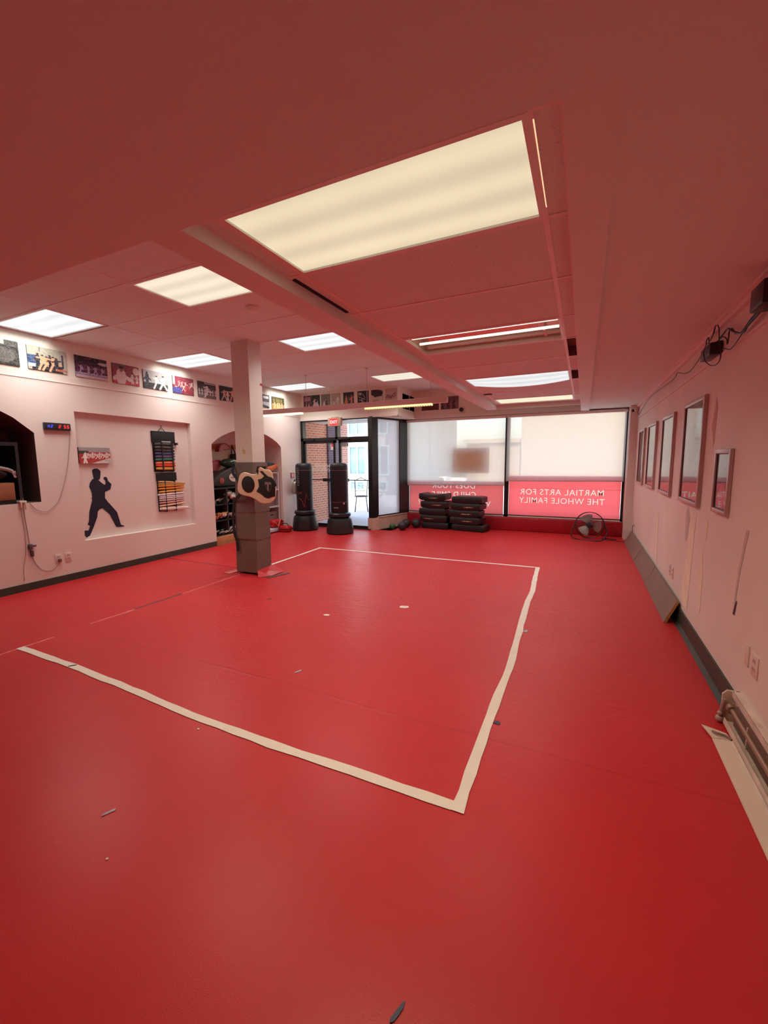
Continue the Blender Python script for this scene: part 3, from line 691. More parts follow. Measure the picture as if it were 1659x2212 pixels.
# smoke detector, recessed lamp
b = MB(); b.lathe((-2.95, 3.33, 2.885), [(.035, 0), (.055, .012), (.065, .03), (.065, .043)], 28)
tag(b.build('smoke_detector', M_trim, smooth=True), 'round smoke detector on the raised ceiling near the beam', 'smoke detector')
t = thing('recessed_light', 'small unlit round lamp set in the soffit over the frosted pane', 'recessed light', (-3.56, 8.15, 2.35))
b = MB(); b.lathe((-3.56, 8.15, 2.35), [(.075, 0), (.085, .008)], 28); b.build('trim_ring', M_trim, t, smooth=True)
b = MB(); b.lathe((-3.56, 8.15, 2.346), [(.05, 0), (.055, .004)], 24); b.build('lens', mat('recessed_lens', (.85, .70, .5), .4), t, smooth=True)

# ================================================================== COLUMN
b = MB(); b.box(-4.02, -3.75, 4.115, 4.345, 1.4, ZT)
CO = struct(b.build('trim_9', mat('column_paint', (.68, .62, .57), .6, var=.03))); CO.name = 'column'
CO['kind'] = 'structure'
b = MB(); rr = random.Random(5)
zz = [0.02, .22, .44, .47, .62, .8, .82, 1.0, 1.2, 1.45]
xs0 = [-4.095, -4.09, -4.085, -4.08, -4.075, -4.065, -4.06, -4.05, -4.04, -4.03]
prof = []
for z, x0 in zip(zz, xs0):
    k = .006 if abs(z-.47) < .02 or abs(z-.82) < .01 else 0
    prof.append([(x0-k, 4.10-k), (-3.92, 4.095-k), (-3.735+k, 4.10-k), (-3.73+k, 4.22), (-3.73+k, 4.36+k), (x0-k, 4.36+k)])
v = []; f = []
for i, (z, ring) in enumerate(zip(zz, prof)):
    for j, (x, y) in enumerate(ring): v.append((x+rr.uniform(-.003, .003), y+rr.uniform(-.003, .003), z+(rr.uniform(-.015, .012) if i == 0 else 0)))
for i in range(len(zz)-1):
    for j in range(6): a = i*6+j; c = i*6+(j+1) % 6; f.append((a, c, c+6, a+6))
f.append(tuple(range((len(zz)-1)*6, len(zz)*6)))
b.add(v, f)
tag(b.build('column_padding', M_grayvinyl), 'gray-brown vinyl padding wrapped around the lower half of the column', 'padding')
# faded yellow mark on the column
text_mb('b', .10, lambda u, v: (-3.885+u, 4.1125, 1.56+v), .003).build('yellow_mark', mat('faded_yellow', (.62, .45, .18), .7), CO, fixn=False)
b = MB(); b.box(-3.757, -3.746, 4.31, 4.35, 2.415, 2.44); b.build('red_sticker', mat('sticker_red2', (.45, .02, .03), .5), CO)
# loose vinyl flap and dark tape at its foot
b = MB(); b.add([(-3.73, 4.09, .07), (-3.71, 4.37, .09), (-3.54, 4.38, .012), (-3.55, 4.14, .008), (-3.66, 4.02, .004)], [(0, 1, 2, 3), (0, 3, 4)])
tag(b.build('vinyl_flap', M_redv, fixn=False), 'red vinyl flap peeling up at the foot of the column', 'floor flap')
b = MB(); b.prism([(-3.57, 4.05, .002), (-3.52, 4.04, .002), (-3.42, 4.36, .002), (-3.47, 4.37, .002)], (0, 0, .003))
tag(b.build('dark_tape', mat('dark_tape', (.10, .06, .05), .5)), 'dark strip of tape on the floor beside the vinyl flap', 'tape')
b = MB(); b.prism([(-4.25, 4.02, .004), (-4.12, 4.0, .004), (-4.10, 4.25, .012), (-4.2, 4.2, .006)], (0, 0, .003))
tag(b.build('vinyl_flap', mat('pink_vinyl', (.62, .16, .14), .4)), 'pale pinkish vinyl flap on the wall side of the column foot', 'floor flap')

# ================================================================== TAPE LINES ON THE FLOOR
def strip(pts, w, z=.0035, seed=0, jag=.004):
    rr = random.Random(seed); P = [Vector((x, y, z)) for x, y in pts]; Q = []
    for i in range(len(P)-1):
        m = max(2, int((P[i+1]-P[i]).length/.12))
        Q += [P[i].lerp(P[i+1], k/m) for k in range(m)]
    Q.append(P[-1]); mb = MB(); v = []
    for i, p in enumerate(Q):
        t = (Q[min(i+1, len(Q)-1)]-Q[max(0, i-1)]).normalized(); s = Vector((-t.y, t.x, 0))
        v += [p+s*(w/2+rr.uniform(-jag, jag)), p-s*(w/2+rr.uniform(-jag, jag))]
    mb.add(v, [(2*i, 2*i+2, 2*i+3, 2*i+1) for i in range(len(Q)-1)])
    return mb
G = 'white tape lines of the floor square'
tag(strip([(-4.0, 1.665), (-3.29, 1.655), (-2.6, 1.625), (-2.0, 1.585), (-1.4, 1.575), (-1.05, 1.582), (-.44, 1.585)], .052, seed=1).build('tape_line', M_tape, fixn=False), 'white floor tape line closest to the camera, crossing the foreground', 'tape line', G)
tag(strip([(-.415, 1.56), (-.42, 2.4), (-.41, 2.9), (-.435, 3.6), (-.46, 4.3), (-.455, 4.8), (-.485, 5.4), (-.50, 5.93)], .052, z=.0042, seed=2).build('tape_line', M_tape, fixn=False), 'white floor tape line running toward the windows on the framed-picture side', 'tape line', G)
tag(strip([(-3.98, 5.88), (-3.0, 5.90), (-2.0, 5.88), (-1.2, 5.90), (-.50, 5.91)], .045, z=.003, seed=3).build('tape_line', M_tape, fixn=False), 'far white floor tape line, the one nearest the punching bags', 'tape line', G)
tag(strip([(-3.96, 4.42), (-3.96, 5.2), (-3.97, 5.9)], .045, z=.0042, seed=4).build('tape_line', M_tape, fixn=False), 'short white floor tape line starting behind the column', 'tape line', G)
def scrap(name, label, x, y, L, w, a, m, seed=0, h=.003):
    rr = random.Random(seed); n = 12; P = []
    for k in range(n):
        t = 2*PI*k/n; r = 1+rr.uniform(-.15, .15); px, py = L/2*math.copysign(abs(math.cos(t))**.6, math.cos(t))*r, w/2*math.copysign(abs(math.sin(t))**.8, math.sin(t))*r
        P.append((x+px*math.cos(a)-py*math.sin(a), y+px*math.sin(a)+py*math.cos(a), .0006))
    mb = MB(); mb.prism(P, (0, 0, h)); return tag(mb.build(name, m), label, 'tape scrap' if 'tape' in name else 'debris')
M_bluegray = mat('gray_blue_tape', (.42, .40, .46), .5, var=.15, vscale=60); M_navy = mat('navy_tape', (.03, .035, .09), .5, var=.3, vscale=60)
scrap('tape_scrap', 'gray scrap of tape alone on the near red floor, below the tape square', -1.735, .955, .052, .013, 1.15, M_bluegray, 1)
scrap('tape_scrap', 'dark blue scrap of tape at the very bottom edge', -.384, .868, .055, .012, 1.25, M_navy, 2)
scrap('tape_scrap', 'dark blue dot beside the long tape line, nearest the camera', -.375, 2.24, .035, .03, 0, M_navy, 3)
scrap('tape_scrap', 'small gray scrap in the scuffed centre of the tape square', -1.735, 2.26, .055, .018, 1.1, M_bluegray, 4)
scrap('tape_scrap', 'small blue scrap against the far half of the long tape line', -.385, 3.62, .05, .03, 1.2, M_bluegray, 5)
scrap('tape_scrap', 'dark scrap lying on the near tape line by its wall end', -3.28, 1.655, .05, .012, .9, M_navy, 6, .006)
scrap('paper_scrap', 'larger white torn scrap in the middle of the far floor', -1.56, 3.76, .10, .07, .3, M_tape, 7)
scrap('paper_scrap', 'small white scrap on the floor toward the column', -2.15, 3.26, .06, .04, .1, M_tape, 8)
scrap('paper_crumb', 'tiny white crumb on the floor below the gray tape scrap', -1.53, .82, .008, .008, 0, M_tape, 9)
scrap('paper_crumb', 'tiny white crumb just outside the near tape line', -1.85, 1.51, .012, .010, 0, M_tape, 10)
scrap('tape_scrap', 'small dark scrap on the floor in front of the column', -2.97, 3.42, .05, .02, .5, mat('dark_scrap', (.18, .05, .05), .6), 11)

# ================================================================== WALL PHOTOGRAPHS
def ell(im, cx, cy, rx, ry, c, a=1):
    h, w, _ = im.shape; yy, xx = np.mgrid[0:h, 0:w]; m = ((xx/w-cx)/rx)**2+((yy/h-cy)/ry)**2 < 1; im[m] = im[m]*(1-a)+np.array(c)*a
def seg(im, x0, y0, x1, y1, r, c):
    h, w, _ = im.shape; yy, xx = np.mgrid[0:h, 0:w]; X = xx/w; Y = yy/h; dx, dy = x1-x0, y1-y0; L = dx*dx+dy*dy+1e-9
    t = np.clip(((X-x0)*dx+(Y-y0)*dy)/L, 0, 1); m = ((X-x0-t*dx)**2+((Y-y0-t*dy)*h/w)**2) < r*r; im[m] = c
def rect(im, x0, y0, x1, y1, c):
    h, w, _ = im.shape; im[int(y0*h):int(y1*h), int(x0*w):int(x1*w)] = c
def person(im, x, y, s, suit, skin=(.45, .25, .17), hair=(.03, .02, .02), pose=0, belt=None):
    """y: head height from the top; s: body size"""
    ell(im, x, y, .045*s, .06*s, skin); ell(im, x, y-.03*s, .045*s, .04*s, hair)
    seg(im, x, y+.12*s, x, y+.34*s, .07*s, suit)
    if pose == 0: A_ = ((-.13, .3), (.13, .3)); L_ = ((-.06, .8), (.06, .8))
    elif pose == 1: A_ = ((-.2, .08), (.16, .2)); L_ = ((-.14, .8), (.26, .38))
    else: A_ = ((-.18, .16), (.2, .02)); L_ = ((-.16, .75), (.16, .75))
    for ax, ay in A_: seg(im, x, y+.14*s, x+ax*s, y+ay*s+.05*s, .028*s, suit); ell(im, x+ax*s, y+ay*s+.05*s, .02*s, .03*s, skin)
    for lx, ly in L_: seg(im, x, y+.36*s, x+lx*s, y+ly*s, .04*s, suit)
    if belt is not None: seg(im, x-.06*s, y+.3*s, x+.06*s, y+.3*s, .014*s, belt)
def noise(im, rr, amp, cell=3):
    h, w, _ = im.shape; g = rr.rand(h//cell+2, w//cell+2)
    g = np.kron(g, np.ones((cell, cell)))[:h, :w]; im += (g[..., None]-.5)*amp; np.clip(im, 0.004, 1, out=im)
def picture(name, label, cat, O, U, V, w, h, paint, res=64, depth=.012, group=None, border=None, seed=0, parent=None):
    """flat print: O lower corner, U and V unit axes; paint(im, rng) fills the print"""
    O, U, V = Vector(O), Vector(U), Vector(V); N = U.cross(V)
    nw = res if w >= h else max(8, int(res*w/h)); nh = res if h > w else max(8, int(res*h/w))
    im = np.zeros((nh, nw, 3)); rr = np.random.RandomState(seed); paint(im, rr); np.clip(im, .003, 1, out=im)
    mb = MB(); vs = []; cols = []
    for j in range(nh+1):
        for i in range(nw+1): vs.append(O+U*(w*i/nw)+V*(h*(1-j/nh))+N*depth)
    fs = [(j*(nw+1)+i, (j+1)*(nw+1)+i, (j+1)*(nw+1)+i+1, j*(nw+1)+i+1) for j in range(nh) for i in range(nw)]
    mb.add(vs, fs); nf = len(fs)
    e = [O, O+U*w, O+U*w+V*h, O+V*h]; e2 = [p+N*(depth-.0004) for p in e]
    mb.add(e+e2, [(0, 1, 5, 4), (1, 2, 6, 5), (2, 3, 7, 6), (3, 0, 4, 7), (0, 3, 2, 1)])
    o = mb.build(name, M_vcol, parent, fixn=False)
    ca = o.data.color_attributes.new('Col', 'FLOAT_COLOR', 'CORNER'); buf = np.zeros((len(o.data.loops), 4)); buf[:, 3] = 1
    flat = im.reshape(-1, 3); idx = np.repeat(np.arange(nf), 4); buf[:nf*4, :3] = flat[idx]; buf[nf*4:, :3] = border or (.02, .02, .02)
    ca.data.foreach_set('color', buf.ravel())
    if parent is None: tag(o, label, cat, group)
    return o
GI = (.80, .78, .76)
def p_dark(im, rr):
    im[:] = (.05, .05, .045); rect(im, 0, 0, 1, .25, (.10, .10, .09)); rect(im, .55, 0, .68, .2, (.7, .66, .55)); ell(im, .12, .8, .22, .35, (.5, .48, .45)); ell(im, .6, .6, .3, .3, (.14, .13, .12)); noise(im, rr, .1, 2)
def p_ring(im, rr):
    im[:] = (.42, .42, .34); rect(im, 0, .4, .3, .8, (.05, .09, .2)); rect(im, .1, .72, .9, 1, (.04, .03, .035)); rect(im, 0, .75, .25, .9, (.45, .6, .75)); rect(im, .88, .2, .93, .8, (.06, .05, .10)); rect(im, .3, 0, .34, .2, (.2, .2, .18))
    for i, x in enumerate((.24, .36, .47, .56, .64, .72)): person(im, x, .32+.04*(i % 3), .75, (.04, .04, .05) if i in (0, 3, 5) else (.70, .42, .26), (.55, .3, .18), pose=i % 3)
    rect(im, .7, .85, 1, .93, (.5, .18, .12)); noise(im, rr, .1, 2)
def p_purple(im, rr):
    im[:] = (.05, .02, .05); rect(im, 0, .78, 1, 1, (.62, .48, .50)); rect(im, .15, 0, .6, .25, (.01, .01, .015)); ell(im, .88, .22, .18, .07, (.55, .48, .52)); seg(im, .25, .12, .5, .04, .012, (.35, .05, .1))
    for i in range(9): person(im, .06+i*.11, .36+.05*(i % 2), .5, (.42, .38, .55) if i % 2 else (.16, .05, .12), (.2, .08, .1), pose=i % 3)
    rect(im, 0, .82, 1, .9, (.30, .28, .52)); noise(im, rr, .08, 2)
def p_red(im, rr):
    im[:] = (.28, .06, .07); rect(im, 0, .8, 1, 1, (.5, .05, .07)); rect(im, 0, 0, .5, .2, (.18, .10, .10)); ell(im, .88, .25, .12, .2, (.75, .6, .6))
    seg(im, .30, .48, .30, .8, .17, (.75, .66, .66)); seg(im, .30, .5, .62, .72, .07, (.75, .66, .66)); seg(im, .3, .5, .05, .75, .07, (.75, .66, .66)); ell(im, .32, .26, .07, .13, (.33, .12, .1)); ell(im, .32, .17, .075, .08, (.03, .01, .02))
    person(im, .72, .4, .6, (.7, .55, .55)); person(im, .9, .45, .5, (.7, .5, .5)); noise(im, rr, .12, 2)
def p_bw(im, rr):
    im[:] = (.45, .43, .43); rect(im, 0, .68, 1, 1, (.045, .045, .05)); person(im, .14, .16, 1.05, (.05, .05, .06), (.2, .19, .18)); person(im, .52, .28, .85, (.75, .74, .73), (.1, .1, .1), pose=1); person(im, .80, .24, .95, (.78, .77, .76), (.05, .05, .05), pose=2); noise(im, rr, .06, 2)
def p_groupred(im, rr):
    im[:] = (.30, .06, .09)
    for i in range(16): x, y = rr.rand()*.9+.05, rr.rand()*.65+.08; person(im, x, y, .42, (.72, .52, .52) if i % 3 else (.5, .09, .1), (.5, .2, .15), pose=i % 3)
    rect(im, 0, .66, .42, 1, (.09, .09, .32)); rect(im, 0, .0, .12, .5, (.65, .45, .5)); noise(im, rr, .12, 2)
def p_crowd(im, rr):
    im[:] = (.06, .06, .06); rect(im, 0, .74, 1, 1, (.17, .15, .14)); rect(im, .35, 0, 1, .14, (.38, .34, .34))
    for i in range(7): person(im, .06+i*.15, .42, .48, (.6, .58, .56), (.1, .09, .09))
    person(im, .48, .2, 1.0, (.72, .70, .69), (.08, .08, .08), pose=1); noise(im, rr, .08, 2)
def p_stage(im, rr):
    im[:] = (.012, .012, .02); person(im, .25, .25, .9, (.60, .40, .32), pose=2); person(im, .45, .3, .85, (.7, .6, .55)); person(im, .72, .2, .95, (.75, .35, .22), pose=1); noise(im, rr, .04, 2)
def p_grey(im, rr):
    im[:] = (.10, .10, .12); rect(im, .55, .12, .95, .3, (.75, .75, .75)); rect(im, 0, .55, 1, 1, (.42, .38, .42)); seg(im, .2, .8, .9, .95, .06, (.04, .04, .05)); person(im, .3, .5, .6, (.7, .6, .62)); noise(im, rr, .08, 2)
def p_field(im, rr):
    im[:] = (.10, .09, .03); rect(im, 0, .6, 1, 1, (.62, .30, .10))
    for x in (.15, .4, .55, .75): ell(im, x, .3, .07, .18, (.25, .2, .08)); person(im, x+.05, .42, .55, (.80, .55, .38), (.5, .25, .15))
    rect(im, 0, .58, 1, .66, (.66, .38, .16)); noise(im, rr, .1, 2)
LP = [(2.30, .39, p_dark, 'dark black and white wall photo cut by the picture edge'),
      (2.77, .40, p_ring, 'wall photo of a group posing in a dark hall with blue and white floor'),
      (3.27, .39, p_purple, 'purple-tinted wall photo of a row of students under a dark ceiling'),
      (3.73, .375, p_red, 'red wall photo of a person in a white uniform with arms spread'),
      (4.17, .39, p_bw, 'black and white wall photo of one standing figure and two sparring figures'),
      (4.65, .385, p_groupred, 'red and pink crowded wall photo with a blue corner block'),
      (5.12, .375, p_crowd, 'black and white wall photo of a kicking figure before a crowd'),
      (5.58, .39, p_stage, 'black wall photo of performers, partly hidden by the column'),
      (6.47, .39, p_grey, 'gray and mauve wall photo just past the column'),
      (6.94, .385, p_field, 'orange and green wall photo of figures in a field, last before the corner')]
for i, (y, w, fn, lb) in enumerate(LP):
    picture('wall_photo', lb, 'photo', (XL, y, 2.535-.0016*i), (0, 1, 0), (0, 0, 1), w, .265-.002*i, fn, group='photographs in a row under the raised ceiling', seed=i)
def v_1(im, rr): im[:] = (.12, .03, .05); rect(im, .1, .1, .9, .35, (.35, .2, .28)); seg(im, .1, .5, .9, .55, .03, (.02, .01, .02)); person(im, .3, .5, .8, (.5, .3, .38)); person(im, .7, .45, .9, (.55, .35, .42)); ell(im, .5, .85, .25, .1, (.4, .03, .05)); noise(im, rr, .12, 2)
def v_2(im, rr): im[:] = (.015, .02, .02); ell(im, .5, .95, .45, .5, (.55, .42, .52)); person(im, .35, .2, 1.0, (.7, .45, .45), pose=2); person(im, .7, .35, .8, (.7, .6, .65)); noise(im, rr, .04, 2)
def v_3(im, rr): im[:] = (.20, .17, .14); person(im, .6, .3, 1.1, (.05, .04, .04)); person(im, .32, .35, 1.2, (.66, .50, .50), (.5, .3, .25)); noise(im, rr, .1, 2)
def v_4(im, rr): im[:] = (.42, .37, .33); person(im, .28, .42, .9, (.72, .66, .6)); ell(im, .72, .42, .14, .2, (.72, .68, .62)); rect(im, .25, .72, .85, .86, (.05, .05, .05)); person(im, .75, .5, .8, (.5, .42, .38)); noise(im, rr, .08, 2)
def v_5(im, rr): im[:] = (.025, .02, .03); person(im, .28, .2, 1.3, (.62, .24, .12), (.5, .2, .12)); person(im, .55, .3, 1.1, (.02, .03, .04)); person(im, .78, .18, 1.3, (.66, .26, .12), (.5, .22, .14), pose=2); noise(im, rr, .05, 2)
def v_6(im, rr):
    im[:] = (.03, .03, .05)
    for k in range(14): a = rr.rand(4); seg(im, a[0], a[1], a[2], a[3], .02, (.55, .48, .45) if k % 2 else (.02, .02, .03))
    rect(im, .1, .1, .4, .25, (.45, .4, .38)); noise(im, rr, .06, 2)
def v_7(im, rr): im[:] = (.60, .55, .52); rect(im, 0, 0, .5, .3, (.04, .03, .04)); ell(im, .5, .2, .5, .2, (.03, .02, .03)); seg(im, .3, .4, .9, .35, .04, (.04, .03, .04)); ell(im, .45, .75, .32, .2, (.5, .42, .42)); seg(im, .2, .65, .8, .95, .03, (.08, .05, .05)); noise(im, rr, .1, 2)
def v_8(im, rr):
    im[:] = (.52, .40, .38); P = [(.08, .5), (.2, .35), (.25, .55), (.35, .35), (.42, .58), (.5, .38), (.55, .58), (.65, .36), (.72, .5), (.9, .42)]
    for p, q in zip(P, P[1:]): seg(im, p[0], p[1], q[0], q[1], .022, (.05, .02, .03))
    ell(im, .85, .32, .12, .07, (.05, .02, .03)); ell(im, .86, .33, .08, .045, (.52, .40, .38)); ell(im, .5, .8, .06, .04, (.35, .02, .03)); seg(im, .4, .85, .62, .76, .03, (.35, .02, .03)); noise(im, rr, .05, 3)
FP = [(-5.715, .205, v_1, 'crimson and mauve portrait print in the corner by the entrance'),
      (-5.50, .225, v_2, 'portrait print of a white figure on black over the doors'),
      (-5.24, .235, v_3, 'gray-brown portrait print of two people over the doors'),
      (-4.97, .225, v_4, 'pale portrait print of a seated person over the exit sign'),
      (-4.67, .26, v_5, 'black portrait print with orange figures'),
      (-4.32, .265, v_6, 'black and white portrait print of tangled lines'),
      (-3.995, .27, v_7, 'portrait print with bold black shapes on pale ground'),
      (-3.675, .265, v_8, 'pale print with black brush writing and a red mark')]
for i, (x, w, fn, lb) in enumerate(FP):
    xx = x+.055*(1-i/7)*1.0
    picture('wall_print', lb, 'print', (xx, 7.9, 2.55), (1, 0, 0), (0, 0, 1), w*.97, .335, fn, depth=.008, group='portrait prints over the entrance', seed=20+i)
def q_1(im, rr): im[:] = (.02, .015, .02); person(im, .4, .25, 1.2, (.45, .35, .35)); noise(im, rr, .05, 2)
def q_2(im, rr): im[:] = (.07, .03, .03); person(im, .5, .3, 1.1, (.30, .14, .12)); rect(im, 0, .75, 1, 1, (.25, .08, .06)); noise(im, rr, .08, 2)
picture('wall_print', 'black print on the short return wall', 'print', (-3.39, 8.48, 2.51), (0, -1, 0), (0, 0, 1), .36, .30, q_1, depth=.008, group='prints on the stepped wall', seed=40)
picture('wall_print', 'dark brown print on the short return wall, beside the inner corner', 'print', (-3.39, 8.78, 2.51), (0, -1, 0), (0, 0, 1), .27, .30, q_2, depth=.008, group='prints on the stepped wall', seed=41)
def q_3(im, rr): im[:] = (.10, .02, .035); rect(im, 0, 0, 1, .3, (.16, .09, .10)); rect(im, .05, .5, .9, .9, (.14, .015, .03)); noise(im, rr, .06, 3)
def q_4(im, rr):
    im[:] = (.15, .06, .075)
    for k in range(6): person(im, .1+.16*k, .3, .9, (.24, .11, .13) if k % 2 else (.06, .02, .03))
    noise(im, rr, .06, 3)
picture('wall_print', 'plain maroon print behind the end of the light bar', 'print', (-3.22, 8.8, 2.52), (1, 0, 0), (0, 0, 1), .38, .26, q_3, depth=.008, group='prints on the stepped wall', seed=42)
picture('wall_print', 'maroon print of a crowd, beside the black dome', 'print', (-2.79, 8.8, 2.52), (1, 0, 0), (0, 0, 1), .38, .26, q_4, depth=.008, group='prints on the stepped wall', seed=43)
b = MB(); b.ball((-2.34, 8.75, 2.49), .045)
tag(b.build('dome_camera', M_blackp, smooth=True), 'small black dome on the wall under the end of the boxed beam', 'camera')

# canvas above the silhouette
def c_dojo(im, rr):
    im[:] = (.42, .05, .05); rect(im, 0, 0, 1, .3, (.35, .33, .32)); rect(im, 0, .22, .3, .42, (.05, .06, .05))
    for i in range(11): x = .2+.075*i; person(im, x, .30+.05*(i % 3), .36+.04*(i % 2), (.72, .60, .55), pose=(i % 3))
    person(im, .18, .4, .7, (.82, .78, .74), (.55, .4, .3), hair=(.7, .7, .7))
    h, w, _ = im.shape; yy, xx = np.mgrid[0:h, 0:w]; im[(yy/h) > 1.0-(xx/w-.35)*.55] = (.68, .62, .60)
    P = [(.80, .84), (.84, .80), (.86, .86), (.9, .8), (.94, .78), (.97, .86), (.93, .93), (.9, .9)]
    for p, q in zip(P, P[1:]): seg(im, p[0], p[1], q[0], q[1], .006, (.05, .05, .05))
    noise(im, rr, .06, 2)
picture('wall_canvas', 'canvas of a white-uniformed class on a red floor, inside the wall recess', 'canvas', (-5.84, 3.245, 1.455), (0, 1, 0), (0, 0, 1), .395, .205, c_dojo, res=110, depth=.035, seed=60)

# silhouette decal
SIL = [(3.469, 1.388), (3.499, 1.371), (3.514, 1.345), (3.502, 1.269), (3.49, 1.241), (3.468, 1.238), (3.538, 1.174), (3.563, 1.169), (3.567, 1.221), (3.544, 1.248), (3.549, 1.27), (3.578, 1.274), (3.596, 1.252), (3.599, 1.219), (3.644, 1.171), (3.622, 1.1), (3.548, 1.072), (3.541, 0.988), (3.575, 0.933), (3.586, 0.919), (3.687, 0.781), (3.726, 0.6), (3.772, 0.576), (3.764, 0.567), (3.675, 0.57), (3.656, 0.583), (3.585, 0.76), (3.497, 0.855), (3.459, 0.846), (3.431, 0.817), (3.419, 0.747), (3.365, 0.625), (3.306, 0.512), (3.262, 0.492), (3.25, 0.509), (3.231, 0.531), (3.247, 0.585), (3.259, 0.587), (3.295, 0.581), (3.318, 0.638), (3.29, 0.662), (3.311, 0.703), (3.325, 0.822), (3.375, 0.977), (3.368, 1.006), (3.378, 1.008), (3.377, 1.072), (3.352, 1.155), (3.368, 1.205), (3.399, 1.248), (3.418, 1.253), (3.41, 1.31), (3.406, 1.367), (3.432, 1.385)]
b = MB(); b.prism([(-5.839, y, z) for y, z in SIL], (.003, 0, 0))
tag(b.build('silhouette_decal', mat('navy_decal', (.008, .010, .030), .6)), 'dark navy silhouette of a person in fighting stance on the recessed wall', 'wall decal')

# ================================================================== BELT RACK
def belt(y0, y1, z, h, dpt, col, label, tilt=0.0, seed=0):
    rr = random.Random(seed); n = 8; v = []; f = []
    for i in range(n+1):
        t = i/n; y = y0+(y1-y0)*t; zc = z+tilt*t+.003*math.sin(3*t+seed); hh = h/2*(1-.25*abs(2*t-1)**4); dd = dpt*(1-.2*abs(2*t-1)**4)
        for k in range(8): a = 2*PI*k/8; v.append((-5.815+dd*(.5+.5*math.cos(a)), y, zc+hh*math.sin(a)))
    for i in range(n):
        for k in range(8): f.append((i*8+k, i*8+(k+1) % 8, i*8+8+(k+1) % 8, i*8+8+k))
    f += [tuple(range(8)), tuple(range(n*8, n*8+8))]
    mb = MB(); mb.add(v, f)
    o = mb.build('folded_belt', mat('belt_'+'_'.join('%02d' % int(c*99) for c in col), col, .8, var=.15, vscale=30), smooth=True)
    tag(o, label, 'belt', 'folded belts on the wall racks'); return o
def zz_(c): return 2.143-.00074*c
def rack(name, label, y0, y1, zt, zb, board_h, straps, hang):
    t = thing(name, label, 'belt rack', (-5.84, (y0+y1)/2, zb))
    b = MB(); b.box(-5.838, -5.815, y0, y1, zt-board_h, zt); 
    if hang: b.box(-5.838, -5.79, y1-.0, y1+.03, zt-.20, zt-.165)
    b.build('top_board', M_blackf, t, bevel=.003)
    b = MB(); b.box(-5.838, -5.828, y0+.01, y1-.03, zb, zt-board_h); b.build('back_panel', M_blackf, t)
    for ys in straps:
        b = MB(); b.box(-5.776, -5.770, ys, ys+.018, zb-.005, zt-board_h+.005); b.box(-5.835, -5.770, ys, ys+.018, zb-.008, zb-.002); b.box(-5.82, -5.770, ys, ys+.018, zt-board_h, zt-board_h+.004); b.build('strap', M_blackf, t)
    if hang:
        b = MB(); ym = y0+.17; b.tube([(-5.825, ym-.06, zt-.005), (-5.825, ym, zt+.06), (-5.825, ym+.06, zt-.005)], .005, 6); b.tube([(-5.84, ym, zt+.08), (-5.815, ym, zt+.08)], .006, 6); b.build('hanging_loop', M_blackf, t)
    return t
R1 = rack('belt_rack', 'black hanging rack with dark, green, red and yellow belts', 4.285, 4.675, zz_(290), zz_(1110), .175, (4.40, 4.575), True)
rr = random.Random(8)
b = MB()
y = 4.44
while y < 4.60: l = rr.uniform(.006, .014); b.quad((-5.8145, y, zz_(508)), (-5.8145, y+l, zz_(508)), (-5.8145, y+l, zz_(508)+rr.uniform(.008, .018)), (-5.8145, y, zz_(508)+rr.uniform(.008, .018))); y += l+.004
b.build('white_script', M_white, R1, fixn=False)
R2 = rack('belt_rack', 'lower black rack packed with yellow, orange and white belts', 4.315, 4.66, zz_(1135), zz_(1930), .125, (4.41, 4.575), False)
BL = [(555, (.06, .05, .055), 'charcoal belt, topmost on the upper rack'), (620, (.08, .07, .06), 'dark brown belt, second on the upper rack'), (682, (.05, .03, .035), 'blackish red belt, third on the upper rack'),
      (742, (.06, .06, .14), 'navy belt on the upper rack'), (802, (.12, .07, .13), 'purple belt on the upper rack'), (862, (.04, .17, .11), 'green belt on the upper rack'),
      (935, (.72, .16, .08), 'pinkish orange belt just under the green belt'), (988, (.62, .05, .03), 'red belt on the upper rack'), (1050, (.62, .34, .07), 'yellow belt at the bottom of the upper rack')]
for i, (c, col, lb) in enumerate(BL): belt(4.31, 4.635, zz_(c), .042, .035, col, lb, seed=i)
BL2 = [(1322, (.52, .26, .10), 'tan yellow belt, topmost on the lower rack, with a trailing end', .12, -.035), (1368, (.50, .28, .10), 'mustard belt, second on the lower rack', .10, -.01), (1405, (.64, .30, .05), 'golden belt, third on the lower rack', .10, 0), (1458, (.70, .22, .02), 'orange belt on the lower rack', .10, .0), (1520, (.68, .36, .07), 'yellow belt just above the white belts', .08, .0),
       (1580, (.74, .62, .60), 'white belt with a dark edge, below the yellow ones', .085, .0), (1622, (.66, .52, .55), 'grayish white belt, second of the white ones', .085, -.004), (1660, (.62, .55, .52), 'thin dull white belt, third of the white ones', .085, .004), (1700, (.56, .44, .44), 'thin gray belt, fourth of the white ones', .08, .004), (1748, (.60, .30, .28), 'pinkish belt on the lower rack', .08, .006),
       (1805, (.72, .48, .34), 'cream belt near the bottom of the lower rack', .10, .008), (1868, (.80, .66, .60), 'white belt at the very bottom, its end sticking out', .16, -.03)]
for i, (c, col, lb, ex, tl) in enumerate(BL2): belt(4.325-(.02 if i == 5 else 0), 4.66+ex, zz_(c), .036 if i not in (11,) else .055, .048, col, lb, tilt=tl, seed=20+i)

